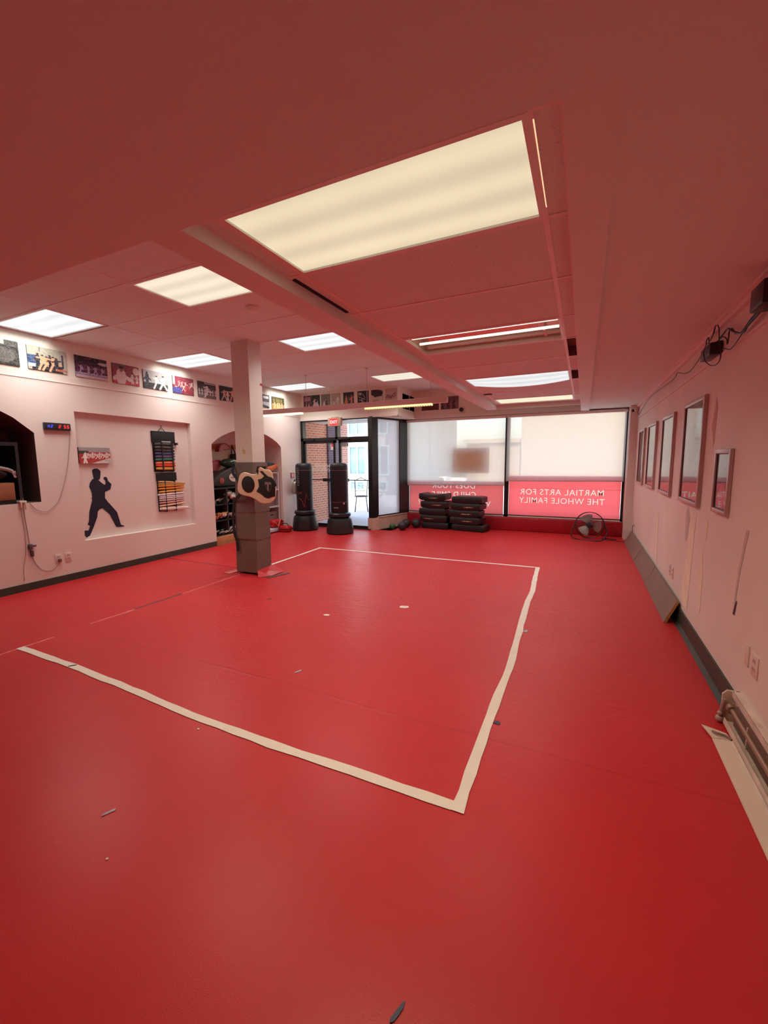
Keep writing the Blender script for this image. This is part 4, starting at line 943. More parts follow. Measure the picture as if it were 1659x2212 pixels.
# ================================================================== CLOCK AND CORDS
t = thing('digital_clock', 'black digital clock showing blue and red digits', 'clock', (-5.76, 3.0, 1.85))
b = MB(); b.box(XL, XL+.04, 2.855, 3.135, 1.853, 1.938); b.build('case', M_blackp, t, bevel=.004)
SEG = {'0': 'abcdef', '2': 'abged', '5': 'afgcd', 'H': 'bcefg', '8': 'abcdefg'}
def digit(mb, ch, y, z, w, h, th, sl=.12):
    hh = h/2
    def q(y0, z0, y1, z1): mb.quad(*[(XL+.0412, y+a+sl*c, z+c) for a, c in ((y0, z0), (y1, z0), (y1, z1), (y0, z1))])
    for s in SEG[ch]:
        if s == 'a': q(th*.4, h-th, w-th*.4, h)
        if s == 'd': q(th*.4, 0, w-th*.4, th)
        if s == 'g': q(th*.4, hh-th/2, w-th*.4, hh+th/2)
        if s == 'f': q(0, hh+th*.3, th, h-th*.3)
        if s == 'b': q(w-th, hh+th*.3, w, h-th*.3)
        if s == 'e': q(0, th*.3, th, hh-th*.3)
        if s == 'c': q(w-th, th*.3, w, hh-th*.3)
b = MB(); digit(b, 'H', 2.885, 1.878, .022, .036, .006); digit(b, '2', 2.917, 1.878, .022, .036, .006); b.build('blue_digits', mat('led_blue', (.02, .03, .5), .5, emit=1.0, ecol=(.08, .10, 1.0)), t, fixn=False)
b = MB(); digit(b, '2', 3.0, 1.878, .024, .038, .0065); digit(b, '5', 3.055, 1.878, .024, .038, .0065); digit(b, '5', 3.09, 1.878, .024, .038, .0065); b.build('red_digits', mat('led_red', (.6, .01, .02), .5, emit=1.4, ecol=(1.0, .03, .05)), t, fixn=False)
def smooth_path(P, k=6):
    P = [Vector(p) for p in P]; Q = []
    for i in range(len(P)-1):
        p0, p1, p2, p3 = P[max(i-1, 0)], P[i], P[i+1], P[min(i+2, len(P)-1)]
        for s in range(k):
            t = s/k; Q.append(.5*((2*p1)+(-p0+p2)*t+(2*p0-5*p1+4*p2-p3)*t*t+(-p0+3*p1-3*p2+p3)*t**3))
    return Q+[P[-1]]
M_cord = mat('beige_cord', (.36, .24, .24), .6)
cw = [(3.114, 1.88), (3.134, 1.844), (3.111, 1.66), (3.069, 1.415), (3.011, 1.202), (2.945, 1.023), (2.878, 0.938), (2.81, 0.896), (2.754, 0.9), (2.691, 0.933), (2.66, 0.977), (2.638, 1.011)]
b = MB(); b.tube(smooth_path([(-5.75, y, z) for y, z in cw]), .0035, 6)
tag(b.build('clock_cord', M_cord, smooth=True), 'thin cord drooping from the clock to the dark alcove', 'cord')
c1 = [(2.576, 1.066), (2.573, 0.905), (2.584, 0.696), (2.592, 0.515), (2.607, 0.406), (2.619, 0.327), (2.674, 0.222), (2.763, 0.177), (2.835, 0.207), (2.881, 0.275)]
t = thing('power_cord', 'power cord hanging from the dark alcove and plugged into the wall outlet', 'cord', (-5.75, 2.6, .2))
b = MB(); b.tube(smooth_path([(-5.745, y, z) for y, z in c1]), .0045, 6); b.build('cable', M_cord, t, smooth=True)
b = MB(); b.box(-5.755, -5.72, 2.575, 2.61, .47, .535); b.box(-5.75, -5.725, 2.60, 2.65, .50, .52); b.box(-5.755, -5.73, 2.59, 2.62, .39, .46); b.build('cable_joint', mat('cord_joint', (.10, .06, .07), .6), t, bevel=.004)
b = MB(); b.box(-5.757, -5.725, 2.865, 2.895, .265, .30); b.build('plug', mat('cord_plug', (.18, .09, .09), .6), t, bevel=.003)
c2 = [(2.558, 1.067), (2.553, 0.892), (2.561, 0.714), (2.56, 0.566), (2.546, 0.418), (2.514, 0.275), (2.507, 0.141)]
b = MB(); b.tube(smooth_path([(-5.752, y, z) for y, z in c2]), .0025, 6); b.ball((-5.752, 2.507, .135), .007)
tag(b.build('pull_string', M_cord, smooth=True), 'thin string hanging beside the power cord almost to the floor', 'string')
b = MB(); b.box(-5.80, -5.72, 2.535, 2.60, 1.015, 1.04); b.box(-5.725, -5.715, 2.535, 2.55, .96, 1.03); b.box(-5.725, -5.715, 2.578, 2.59, .94, 1.03)
tag(b.build('cable_clip', mat('ivory_plastic', (.62, .52, .42), .5), bevel=.004), 'ivory clip hooked over the edge of the dark alcove', 'clip')
def outlet(at, u, n, label, group=None, w=.072, h=.115, holes=True):
    t = thing('wall_outlet', label, 'outlet', at, group); at = Vector(at); u = Vector(u); n = Vector(n); z = Vector((0, 0, 1))
    def bx(mb, a0, a1, z0, z1, d0, d1):
        vs = [at+u*a+z*c+n*d_ for c in (z0, z1) for d_ in (d0, d1) for a in (a0, a1)]
        mb.add(vs, [(0, 2, 3, 1), (4, 5, 7, 6), (0, 1, 5, 4), (2, 6, 7, 3), (0, 4, 6, 2), (1, 3, 7, 5)])
    b = MB(); bx(b, -w/2, w/2, 0, h, 0, .006); b.build('cover_plate', mat('outlet_plate', (.72, .58, .53), .45), t, bevel=.002)
    if holes:
        for c in (.028, .070):
            b = MB(); bx(b, -.017, .017, c, c+.024, .006, .008); s = b.build('socket', mat('outlet_face', (.60, .46, .42), .5), t)
            b = MB(); bx(b, -.009, -.006, c+.006, c+.018, .008, .0085); bx(b, .006, .009, c+.006, c+.018, .008, .0085); b.build('slot', M_void, s)
    return t
outlet((XL, 2.875, .245), (0, 1, 0), (1, 0, 0), 'wall outlet with the power cord plugged in', 'outlets below the clock')
outlet((XL, 2.985, .245), (0, 1, 0), (1, 0, 0), 'empty wall outlet next to the plugged one', 'outlets below the clock')
outlet((XR, 4.90, .30), (0, -1, 0), (-1, 0, 0), 'wall plate on the framed-picture wall, further from the camera', w=.07)
outlet((XR, 4.76, .30), (0, -1, 0), (-1, 0, 0), 'second far wall plate on the framed-picture wall, toward the camera', w=.07)
outlet((XR, 2.60, .355), (0, -1, 0), (-1, 0, 0), 'wall plate above the bare radiator', w=.085)
outlet((XR, 2.71, .365), (0, -1, 0), (-1, 0, 0), 'thin blank wall plate next to the one above the radiator', w=.05, holes=False)

# dark alcove by the clock: black shelf unit, box, bag
t = thing('black_shelf', 'black shelf unit standing in the dark alcove', 'shelf', (-6.0, 1.7, 1.01))
b = MB(); b.box(-6.28, -5.83, 1.2, 2.62, 1.66, 1.70); b.build('top_shelf', M_blackp, t)
for y in (1.2, 2.59): b = MB(); b.box(-6.28, -5.83, y, y+.03, 1.05, 1.66); b.build('side_panel', M_blackp, t)
b = MB(); b.box(-6.28, -5.83, 1.2, 2.62, 1.012, 1.05); b.build('bottom_shelf', M_blackp, t)
b = MB(); b.box(-6.30, -6.28, 1.2, 2.62, 1.05, 1.66); b.build('back_panel', M_blackp, t)
b = MB(); b.box(-6.22, -5.82, 1.7, 2.545, 1.052, 1.245)
tag(b.build('wooden_box', mat('brown_board', (.26, .09, .04), .6, var=.2), bevel=.004), 'plain reddish brown box in the dark alcove', 'box')
t = thing('gear_bag', 'black and silver sports bag lying on the brown box', 'bag', (-6.0, 2.3, 1.25))
b = MB(); b.ball((-6.02, 2.22, 1.335), 1, (.15, .36, .085)); b.build('body', mat('dark_bag', (.05, .035, .035), .55), t, smooth=True)
b = MB(); b.tube(smooth_path([(-5.93, 1.9, 1.36), (-5.9, 2.1, 1.43), (-5.89, 2.3, 1.44), (-5.88, 2.5, 1.40), (-5.87, 2.56, 1.37)]), .022, 8); b.build('silver_band', mat('silver_fabric', (.30, .27, .25), .35), t, smooth=True)
b = MB(); b.prism([(-5.865, 2.545, 1.385), (-5.865, 2.60, 1.375), (-5.86, 2.615, 1.30), (-5.86, 2.57, 1.30)], (.002, 0, 0)); tg = b.build('tag', mat('white_tag', (.55, .48, .47), .5), t)
text_mb('TK', .036, lambda u, v: (-5.857, 2.58+u, 1.325+v), .001).build('tag_print', mat('tag_red', (.35, .02, .05), .5), tg, fixn=False)
b = MB(); b.box(-6.1, -5.9, 1.9, 2.45, 1.701, 1.703)
for k in range(9): b.ball((-5.95, 1.98+.06*k, 1.712+.006*(k % 2)), .016)
tag(b.build('wrapped_bundle', mat('dull_film', (.28, .25, .24), .4), smooth=True), 'crumpled clear wrap on top of the black shelf', 'wrapping')

# ================================================================== STORAGE ALCOVE BEHIND THE COLUMN
b = MB(); b.box(-6.38, -5.80, 5.36, 6.42, .002, .13)
tag(b.build('plywood_plinth', M_wood, bevel=.004), 'orange plywood platform under the black cubby unit', 'platform')
t = thing('cubby_unit', 'black cubby unit on a plywood platform behind the column', 'shelf', (-6.1, 5.9, .13))
b = MB()
b.box(-6.36, -5.87, 5.40, 5.42, .13, 1.0); b.box(-6.36, -5.87, 6.38, 6.40, .13, 1.0); b.box(-6.36, -6.34, 5.42, 6.38, .13, 1.0)
for z in (.13, .40, .685, .975): b.box(-6.36, -5.87, 5.42, 6.38, z, z+.02)
b.build('carcass', mat('cubby_black', (.012, .012, .013), .5), t)
for y in (5.73, 6.06): b = MB(); b.box(-6.34, -5.87, y, y+.02, .15, .975); b.build('divider', mat('cubby_divider', (.06, .045, .05), .5), t)
def gear(x, y, z, w, h, cols, n, seed, name, label, cat='sports gear'):
    rr = random.Random(seed); t = None; mb = MB()
    for k in range(n):
        px = x+rr.uniform(-.05, .05); py = y+(k/(max(n-1, 1))-.5)*w*.85; pz = z+h*rr.uniform(.28, .75)
        s = h*rr.uniform(.2, .36)
        mb.ball((px, py, pz), s, (rr.uniform(.7, 1.1), rr.uniform(.6, 1.2), rr.uniform(.5, .9)), 10, mi=k % len(cols))
        mb.tube([(px+.02, py-.03, pz-s*.4), (px+.05, py+.02*rr.uniform(-1, 2), pz+s*.6)], .010, 5, mi=(k+1) % len(cols))
    lo = min(p.z for p in mb.v); 
    for p in mb.v: p.z += z+.001-lo
    return tag(mb.build(name, [mat('gear_'+'_'.join('%02d' % int(c*99) for c in q), q, .6) for q in cols], smooth=True), label, cat, 'gear in the cubby unit')
W1, W2, RED, OR, BK = (.62, .58, .55), (.45, .42, .38), (.55, .05, .05), (.60, .20, .05), (.02, .02, .02)
gear(-5.97, 5.58, .705, .28, .13, [W2, W1, (.1, .12, .1)], 6, 1, 'soft_gear', 'whitish gear heap in the top cubby, wall end')
gear(-5.97, 5.90, .705, .28, .24, [W1, (.6, .5, .5), W2, BK], 16, 2, 'soft_gear', 'tall heap of white gear in the second top cubby')
gear(-5.96, 5.58, .42, .28, .16, [OR, (.6, .35, .12), RED, W1], 9, 3, 'soft_gear', 'orange and red gear in the middle row, wall end')
gear(-5.96, 5.90, .42, .28, .13, [W1, (.55, .25, .22), W2], 8, 4, 'soft_gear', 'whitish and pink gear in the middle row')
gear(-5.94, 5.58, .15, .28, .10, [W1, BK, (.5, .5, .55), BK], 12, 5, 'soft_gear', 'black and white gear in the bottom row, wall end')
gear(-5.94, 5.90, .15, .28, .15, [BK, W1, BK, (.5, .5, .6)], 12, 6, 'soft_gear', 'black and white gear in the bottom row, next to the column')
# rail and paddles
b = MB(); b.box(-6.415, -6.385, 5.40, 7.12, 1.71, 1.80)
tag(b.build('wooden_rail', M_wood), 'orange wooden rail across the back of the storage alcove', 'rail')
b = MB(); b.box(-6.415, -6.40, 5.5, 6.5, 1.02, 1.70)
tag(b.build('backing_board', mat('pale_board', (.80, .72, .58), .7)), 'pale board on the alcove wall below the rail', 'board')
def crescent(mb, c, r, th, a0, a1, dpt, n=14, mi=0):
    O = [(c[1]+r*math.cos(a0+(a1-a0)*i/n), c[2]+r*math.sin(a0+(a1-a0)*i/n)) for i in range(n+1)]
    I = [(c[1]+(r-th)*math.cos(a0+(a1-a0)*i/n), c[2]+(r-th)*math.sin(a0+(a1-a0)*i/n)) for i in range(n+1)]
    mb.prism([(c[0], y, z) for y, z in O+I[::-1]], (dpt, 0, 0), mi)
t = thing('kick_paddle', 'pink and red curved kick pad hanging from the wooden rail', 'kick pad', (-6.3, 6.12, 1.6))
b = MB(); crescent(b, (-6.36, 6.13, 1.67), .135, .10, .5, PI+.1, .09); b.build('pad', mat('dusty_pink_vinyl', (.50, .22, .21), .5), t, bevel=.010)
b = MB(); crescent(b, (-6.365, 6.13, 1.67), .150, .018, .5, PI+.1, .10); b.build('rim', mat('maroon_vinyl', (.28, .02, .03), .4), t, bevel=.004)
t = thing('kick_shield', 'black kick shield with a red disc and a white oval, on top of the cubbies', 'kick shield', (-6.1, 6.0, 1.0))
b = MB(); b.prism([(-6.20, 5.48, 1.06), (-6.20, 5.50, 1.02), (-6.20, 6.36, 1.0), (-6.20, 6.36, 1.40), (-6.20, 6.05, 1.36), (-6.20, 5.80, 1.27)], (.17, 0, 0)); b.build('pad', mat('charcoal_vinyl', (.05, .045, .042), .45), t, bevel=.025, seg=3)
b = MB(); b.lathe((-6.028, 5.78, 1.115), [(.055, 0), (.055, .008), (.045, .012)], 24, axis=(1, 0, 0)); b.build('red_disc', mat('red_disc', (.38, .05, .04), .4), t, smooth=True)
b = MB(); P = [(-6.026, 6.10+.14*math.cos(a), 1.17+.085*math.sin(a)) for a in np.linspace(0, 2*PI, 25)[:-1]]; b.prism(P, (.006, 0, 0)); ov = b.build('white_oval', mat('white_oval', (.75, .66, .58), .5), t)
b = MB(); b.box(-6.019, -6.017, 6.0, 6.2, 1.163, 1.173); b.build('dark_bar', M_blackp, ov)
t = thing('foam_pad', 'flat gray pad leaning against the storage alcove wall edge', 'pad', (-6.3, 5.85, 1.0))
b = MB(); b.prism([(-6.33, 5.62, 1.0), (-6.33, 5.98, 1.0), (-6.33, 6.06, 1.27), (-6.33, 5.66, 1.30)], (.08, 0, 0)); b.build('pad', mat('gray_foam', (.20, .17, .15), .7), t, bevel=.01)
t = thing('focus_mitt', 'pink and crimson focus mitt above the gray pad', 'focus mitt', (-6.25, 5.85, 1.3))
b = MB(); b.prism([(-6.27, 5.62, 1.30), (-6.27, 5.88, 1.29), (-6.27, 5.98, 1.42), (-6.27, 5.97, 1.48), (-6.27, 5.85, 1.49), (-6.27, 5.64, 1.46)], (.07, 0, 0)); b.build('pad', mat('pink_vinyl2', (.48, .17, .19), .5), t, bevel=.015)
b = MB(); b.tube([(-6.195, 5.64, 1.465), (-6.195, 5.85, 1.495), (-6.195, 5.98, 1.48)], .013, 8); b.build('rim', mat('crimson_vinyl', (.42, .03, .07), .35), t, smooth=True)
t = thing('headguard', 'shiny dark green headguard on top of the black kick shield', 'headguard', (-6.1, 6.05, 1.36))
b = MB(); b.ball((-6.12, 6.07, 1.44), 1, (.13, .20, .085), 24); b.build('shell', mat('green_vinyl', (.010, .05, .03), .22), t, smooth=True)
b = MB(); b.ball((-6.02, 6.11, 1.475), 1, (.03, .07, .022), 12); b.build('white_logo', mat('pale_logo', (.45, .6, .5), .4), t, smooth=True)
t = thing('sling_bag', 'black bag hanging from the rail beside the column', 'bag', (-6.3, 6.4, 1.45))
b = MB(); b.box(-6.37, -6.28, 6.34, 6.50, 1.44, 1.62); b.build('body', M_blackf, t, bevel=.03, seg=3)
b = MB(); b.tube([(-6.33, 6.36, 1.60), (-6.33, 6.38, 1.79), (-6.33, 6.47, 1.60)], .012, 6); b.build('strap', M_blackf, t)

# white wire shelf on the door side of the alcove
M_wire = mat('white_enamel_rack', (.66, .60, .62), .45)
t = thing('wire_shelf', 'white metal shelf rack at the door end of the storage alcove', 'shelf', (-6.05, 6.85, 0))
for (x, y) in ((-6.3, 6.55), (-6.3, 7.13), (-5.83, 6.55), (-5.83, 7.13)):
    b = MB(); b.box(x-.012, x+.012, y-.012, y+.012, .002, 1.23); b.build('post', M_wire, t)
for z in (.10, .52, .875):
    b = MB(); b.box(-6.31, -5.82, 6.54, 7.14, z-.012, z+.012); b.build('shelf_board', M_wire, t)
b = MB(); b.box(-6.2, -5.86, 6.80, 7.05, .535, .86-.1); bx_ = b.build('storage_box', mat('mauve_brown_box', (.23, .14, .13), .7), bevel=.004)
tag(bx_, 'brown box on the white rack, one shelf above the red bag', 'box')
b = MB(); b.box(-6.2, -5.86, 6.75, 7.08, .115, .42); t2 = thing('carton', 'mauve brown carton with a dark slot, behind the red bag', 'box', (-6.0, 6.9, .115)); b.build('body', mat('carton_brown', (.25, .15, .14), .7), t2, bevel=.004)
b = MB(); b.box(-5.861, -5.857, 6.88, 6.98, .34, .36); b.build('slot', M_void, t2)
t = thing('gear_bag', 'shiny red bag on the lowest shelf of the white rack', 'bag', (-5.75, 6.95, .12))
b = MB(); b.box(-5.86, -5.70, 6.78, 7.12, .10, .26); b.build('body', M_redv, t, bevel=.05, seg=3)
b = MB(); b.tube([(-5.695, 6.82, .22), (-5.68, 6.9, .12), (-5.70, 7.0, .27), (-5.695, 7.1, .20)], .012, 6); b.build('strap', mat('tan_strap', (.55, .25, .18), .5), t)
b = MB(); b.box(-5.97, -5.70, 6.60, 7.10, .02, .095)
tag(b.build('kicking_board', mat('blue_white_board', (.35, .45, .55), .4, col2=(.7, .75, .8)), bevel=.01), 'low white and blue pad under the red bag', 'pad')
t = thing('target_pad', 'orange and navy wedge pad sticking out beside the column padding', 'pad', (-5.9, 7.0, 1.3))
b = MB(); b.prism([(-6.04, 6.70, 1.27), (-6.04, 7.00, 1.268), (-6.04, 7.15, 1.345), (-6.04, 7.10, 1.405), (-6.04, 6.70, 1.325)], (.20, 0, 0)); b.build('orange_face', mat('orange_vinyl', (.62, .13, .03), .4), t, bevel=.008)
b = MB(); b.prism([(-6.04, 6.70, 1.332), (-6.04, 7.10, 1.412), (-6.04, 6.84, 1.455), (-6.04, 6.70, 1.455)], (.19, 0, 0)); b.build('navy_face', mat('navy_vinyl', (.01, .02, .06), .5), t, bevel=.005)
b = MB(); b.tube([(-6.0, 6.95, 1.235), (-6.0, 6.95, 1.33)], .02, 6); b.box(-6.3, -5.84, 6.6, 7.13, 1.218, 1.235); b.build('support_bar', M_wire, t)
t = thing('headguard', 'black headguard on the white rack, beside the vest', 'headguard', (-5.95, 6.95, .89))
b = MB(); b.ball((-5.96, 6.93, 1.03), 1, (.11, .12, .13)); b.build('shell', M_blackv, t, smooth=True)
b = MB(); b.tube([(-5.85, 6.98, 1.10), (-5.83, 7.05, 1.0), (-5.86, 7.02, .92)], .010, 6); b.build('chin_strap', M_wire, t)
t = thing('glove_pair', 'black gloves on the middle shelf of the white rack', 'gloves', (-5.95, 6.75, .535))
for k, y in enumerate((6.66, 6.74)): b = MB(); b.ball((-5.90, y, .615+.0*k), 1, (.09, .055, .08)); b.tube([(-5.9, y, .66), (-5.9, y+.03, .76)], .03, 8); b.build('glove', M_blackv, t, smooth=True)

# red bag on the floor by the punching bag
t = thing('gear_bag', 'small red bag on the floor beside the punching bag near the wall', 'bag', (-5.55, 7.05, 0))
b = MB(); b.box(-5.72, -5.47, 6.92, 7.11, .001, .13); b.build('body', M_redv, t, bevel=.04, seg=3)
b = MB(); b.box(-5.728, -5.462, 6.912, 7.118, .055, .07); b.build('zip', M_blackp, t, bevel=.003)
b = MB(); b.tube(smooth_path([(-5.68, 7.0, .12), (-5.62, 7.0, .175), (-5.54, 7.0, .175), (-5.49, 7.0, .12)]), .009, 6); b.build('handle', M_blackp, t, smooth=True)

# fire extinguisher and sign
t = thing('fire_extinguisher', 'silver extinguisher hanging on the wall by the entrance', 'fire extinguisher', (-5.70, 7.52, .75))
b = MB(); b.lathe((-5.69, 7.52, .75), [(.05, 0), (.062, .01), (.062, .22), (.045, .26), (.02, .28)], 20); b.build('cylinder', M_silver, t, smooth=True)
b = MB(); b.box(-5.632, -5.626, 7.49, 7.55, .80, .93); b.build('label_plate', mat('label_white', (.6, .55, .5), .5), t)
b = MB(); b.box(-5.71, -5.67, 7.50, 7.54, 1.025, 1.05); b.tube([(-5.69, 7.50, 1.05), (-5.69, 7.57, 1.08)], .009, 6); b.tube([(-5.69, 7.53, 1.03), (-5.66, 7.58, .98), (-5.65, 7.58, .88)], .008, 6); b.build('valve_handle', M_blackp, t)
t = thing('extinguisher_sign', 'small red and white sign above the extinguisher', 'sign', (-5.75, 7.53, 1.10))
b = MB(); b.box(XL, XL+.012, 7.47, 7.59, 1.10, 1.215); b.build('plate', mat('sign_red', (.30, .02, .03), .5), t)
b = MB(); b.box(XL+.012, XL+.013, 7.505, 7.565, 1.115, 1.20); b.build('pictogram', mat('sign_pink', (.75, .35, .35), .5), t)

# exit sign
t = thing('exit_sign', 'red lit exit sign in a beige case above the doors', 'exit sign', (-4.83, 7.87, 2.19))
b = MB(); b.box(-4.99, -4.665, 7.80, 7.874, 2.195, 2.368); b.box(-4.91, -4.75, 7.80, 7.876, 2.36, 2.385); b.build('case', mat('beige_case', (.52, .38, .28), .5), t, bevel=.006)
b = MB(); b.box(-4.935, -4.74, 7.797, 7.80, 2.215, 2.352); fc = b.build('red_face', mat('exit_red', (.7, .03, .04), .4, emit=.75, ecol=(1, .05, .06)), t)
text_mb('EXIT', .088, lambda u, v: (-4.838+u*.97, 7.795, 2.25+v), .002).build('lettering', mat('exit_letters', (.9, .6, .55), .4, emit=.9, ecol=(1, .62, .58)), fc, fixn=False)

# ================================================================== PUNCHING BAGS
def punching_bag(at, label, logo):
    x, y = at; t = thing('punching_bag', label, 'punching bag', (x, y, 0), 'free standing punching bags')
    b = MB(); b.lathe((x, y, 0), [(.25, 0), (.275, .02), (.272, .10), (.25, .26), (.235, .305), (.19, .33), (.15, .335)], 40); b.build('base', M_blackp, t, smooth=True)
    b = MB(); b.lathe((x, y, 0), [(.15, .325), (.20, .335), (.225, .355), (.225, .405), (.20, .425), (.17, .43)], 40); b.build('collar', M_blackp, t, smooth=True)
    b = MB(); b.lathe((x, y, 0), [(.165, .42), (.172, .44), (.178, 1.2), (.178, 1.34), (.170, 1.385), (.14, 1.412), (.05, 1.42), (.0, 1.42)], 40); bd = b.build('bag', mat('bag_vinyl', (.009, .010, .016), .5, bump=.05, bscale=30), t, smooth=True)
    b = MB(); b.lathe((x, y, 0), [(.1792, 1.268), (.1800, 1.271), (.1792, 1.274)], 40); b.build('piping', mat('bag_piping', (.30, .14, .16), .5), bd)
    # direction to the camera for lettering placement
    a0 = math.atan2(-y, -x)
    def wrap(ang, z): r = .1795; return (x+r*math.cos(ang), y+r*math.sin(ang), z)
    if logo:
        a = a0-.80
        text_mb('CENTURY', .088, lambda u, v: wrap(a+(-(v-.03))/-.178*-1 if False else a-(v-.03)/.178*1.0, .945+.0+u), .002, align='LEFT').build('lettering', mat('bag_grey_print', (.30, .30, .33), .5), bd, fixn=False)
        text_mb('OX', .07, lambda u, v: wrap(a0-.62+u/.178, .775+v), .001, align='CENTER').build('red_print', mat('bag_red_print', (.34, .07, .05), .5), bd, fixn=False)
        b = MB(); pts = [(-.75, .68), (-.5, .67), (-.3, .62), (-.12, .53), (-.05, .50), (.02, .60), (.12, .72), (.22, .78), (.27, .74), (.32, .69), (.5, .66), (.75, .67)]
        b.tube(smooth_path([wrap(a0+u, z) for u, z in pts], 4), .0035, 5); b.build('red_line', mat('bag_red_print', (.34, .07, .05), .5), bd)
    else:
        b = MB(); b.lathe((x, y, 0), [(.1735, .640), (.1745, .643), (.1735, .646)], 40); b.build('piping', mat('bag_piping', (.30, .14, .16), .5), bd)
        b = MB(); b.add([wrap(a0+u, z) for u, z in ((.42, .60), (.60, .60), (.60, .635), (.42, .635))], [(0, 1, 2, 3)]); b.build('patch', mat('bag_patch', (.55, .42, .38), .5), bd, fixn=False)
        b = MB(); b.add([wrap(a0+u*.12, z) for z in (.525, .545) for u in range(-6, 0)], [(i, i+1, i+7, i+6) for i in range(5)]); b.build('brand_strip', mat('bag_grey_print', (.30, .30, .33), .5), bd, fixn=False)
    return t
punching_bag((-5.37, 7.42), 'black punching bag with vertical gray lettering, closer to the wall', True)
punching_bag((-4.44, 7.31), 'black punching bag with plain front standing before the door gap', False)

# ================================================================== PAD STACKS, BALLS, FAN
def hit_pad(name, c, z, w, dpt, h, a, bow, label, script):
    t = thing(name, label, 'kick pad', (c[0], c[1], z), 'stacked black kick pads')
    n = 14; v = []; f = []; M = Matrix.Translation((c[0], c[1], z)) @ Matrix.Rotation(a, 4, 'Z'); k = 12
    for i in range(n+1):
        s = i/n*2-1; zc = h/2+bow*(s*s); r = 1 if abs(s) < .96 else .80
        for j in range(k):
            # rounded rectangle section
            an = 2*PI*(j+.5)/k; cx, cz = math.cos(an), math.sin(an); m = max(abs(cx), abs(cz)); q = .82+.18*m if True else 1
            sx = math.copysign(min(1, abs(cx)*1.30), cx); sz = math.copysign(min(1, abs(cz)*1.75), cz)
            v.append(tuple(M @ Vector((s*w/2, sx*dpt/2*(.97+.03*r), zc+sz*h/2*r))))
    for i in range(n):
        for j in range(k): f.append((i*k+j, i*k+(j+1) % k, i*k+k+(j+1) % k, i*k+k+j))
    f += [tuple(range(k)), tuple(range(n*k, n*k+k))]
    b = MB(); b.add(v, f); b.build('pad', M_blackv, t, smooth=True)
    if script is not None:
        b = MB(); rr = random.Random(script[1]); u = script[0]
        e = u+.22
        while u < e:
            l = rr.uniform(.008, .022); hh = rr.uniform(.010, .030); s = u/(w/2); zc = h/2+bow*s*s
            b.add([tuple(M @ Vector((u+p*l, -dpt/2-.004, zc-hh/2+q*hh))) for p, q in ((0, 0), (1, .1), (1, 1), (0, .8))], [(0, 1, 2, 3)], 0 if .04 < u-script[0] < .17 else 1)
            u += l+.003
        b.build('printed_script', [mat('script_cream', (.55, .33, .20), .5), mat('script_red', (.38, .06, .05), .5)], t, fixn=False)
    return t
ST1 = [(0, -2.80, 8.66, 0, None), (1, -2.83, 8.64, .012, (-.22, 1)), (2, -2.86, 8.66, .004, None), (3, -2.82, 8.65, .014, (-.04, 2)), (4, -2.86, 8.66, .034, (-.08, 3))]
ORD = ['bottom', 'second from the bottom', 'middle', 'second from the top', 'topmost']
for k, x, y, bow, sc in ST1: hit_pad('kick_pad', (x, y), .002+.147*k, .605, .36, .142, -.10+.03*(k % 2), bow, '%s black kick pad of the stack nearer the medicine balls' % ORD[k], sc)
ST2 = [(0, -2.07, 8.60, 0, None), (1, -2.13, 8.58, .012, (-.06, 4)), (2, -2.15, 8.58, .014, (-.06, 5)), (3, -2.12, 8.58, .012, (-.03, 6)), (4, -2.10, 8.60, .002, None)]
for k, x, y, bow, sc in ST2: hit_pad('kick_pad', (x, y), .002+.143*k, .64 if k else .70, .36, .138, -.12-.03*(k % 2), bow, '%s black kick pad of the stack nearer the fan' % ORD[k], sc)
def med_ball(x, y, r, col, label):
    b = MB(); b.ball((x, y, r), r, n=28); o = b.build('medicine_ball', mat('ball_'+'%02d' % int(col[1]*99), col, .45, bump=.1, bscale=40), smooth=True); tag(o, label, 'ball', 'medicine balls by the entrance')
med_ball(-3.62, 8.09, .066, (.02, .10, .03), 'small green ball on the floor')
med_ball(-3.40, 8.10, .092, (.022, .022, .026), 'black ball touching the green one, nearest the camera')
med_ball(-3.45, 8.44, .095, (.022, .022, .026), 'black ball half hidden behind the other black ball')
med_ball(-3.24, 8.50, .102, (.022, .022, .026), 'black ball standing apart, toward the pad stacks')

t = thing('floor_fan', 'black floor fan with a round wire guard standing by the window', 'fan', (.14, 8.42, 0))
FC = Vector((.14, 8.42, .262)); R_ = .236
fdir = Vector((-.12, -1, .12)).normalized(); fu = fdir.cross(Vector((0, 0, 1))).normalized(); fv = fu.cross(fdir)
M_fan = mat('fan_black', (.02, .016, .018), .4)
def fp(r, a, d_=0): return FC+fu*(r*math.cos(a))+fv*(r*math.sin(a))+fdir*d_
b = MB()
for dz in (.05, -.07): b.tube([fp(R_, 2*PI*k/40, dz) for k in range(41)], .006, 6)
b.build('guard_rim', M_fan, t, smooth=True)
b = MB()
for k in range(56):
    a = 2*PI*k/56; b.tube([fp(.035, a, .085), fp(R_*.6, a+.1, .078), fp(R_, a+.15, .05)], .0013, 4)
for r in (.09, .16): b.tube([fp(r, 2*PI*k/30, .082) for k in range(31)], .0013, 4)
b.lathe(fp(0, 0, .08), [(.035, 0), (.035, .012), (.01, .016)], 16, axis=fdir)
b.build('front_guard', M_fan, t)
b = MB()
for k in range(40): a = 2*PI*k/40; b.tube([fp(.04, a, -.10), fp(R_*.7, a, -.10), fp(R_, a, -.07)], .0013, 4)
b.build('rear_guard', M_fan, t)
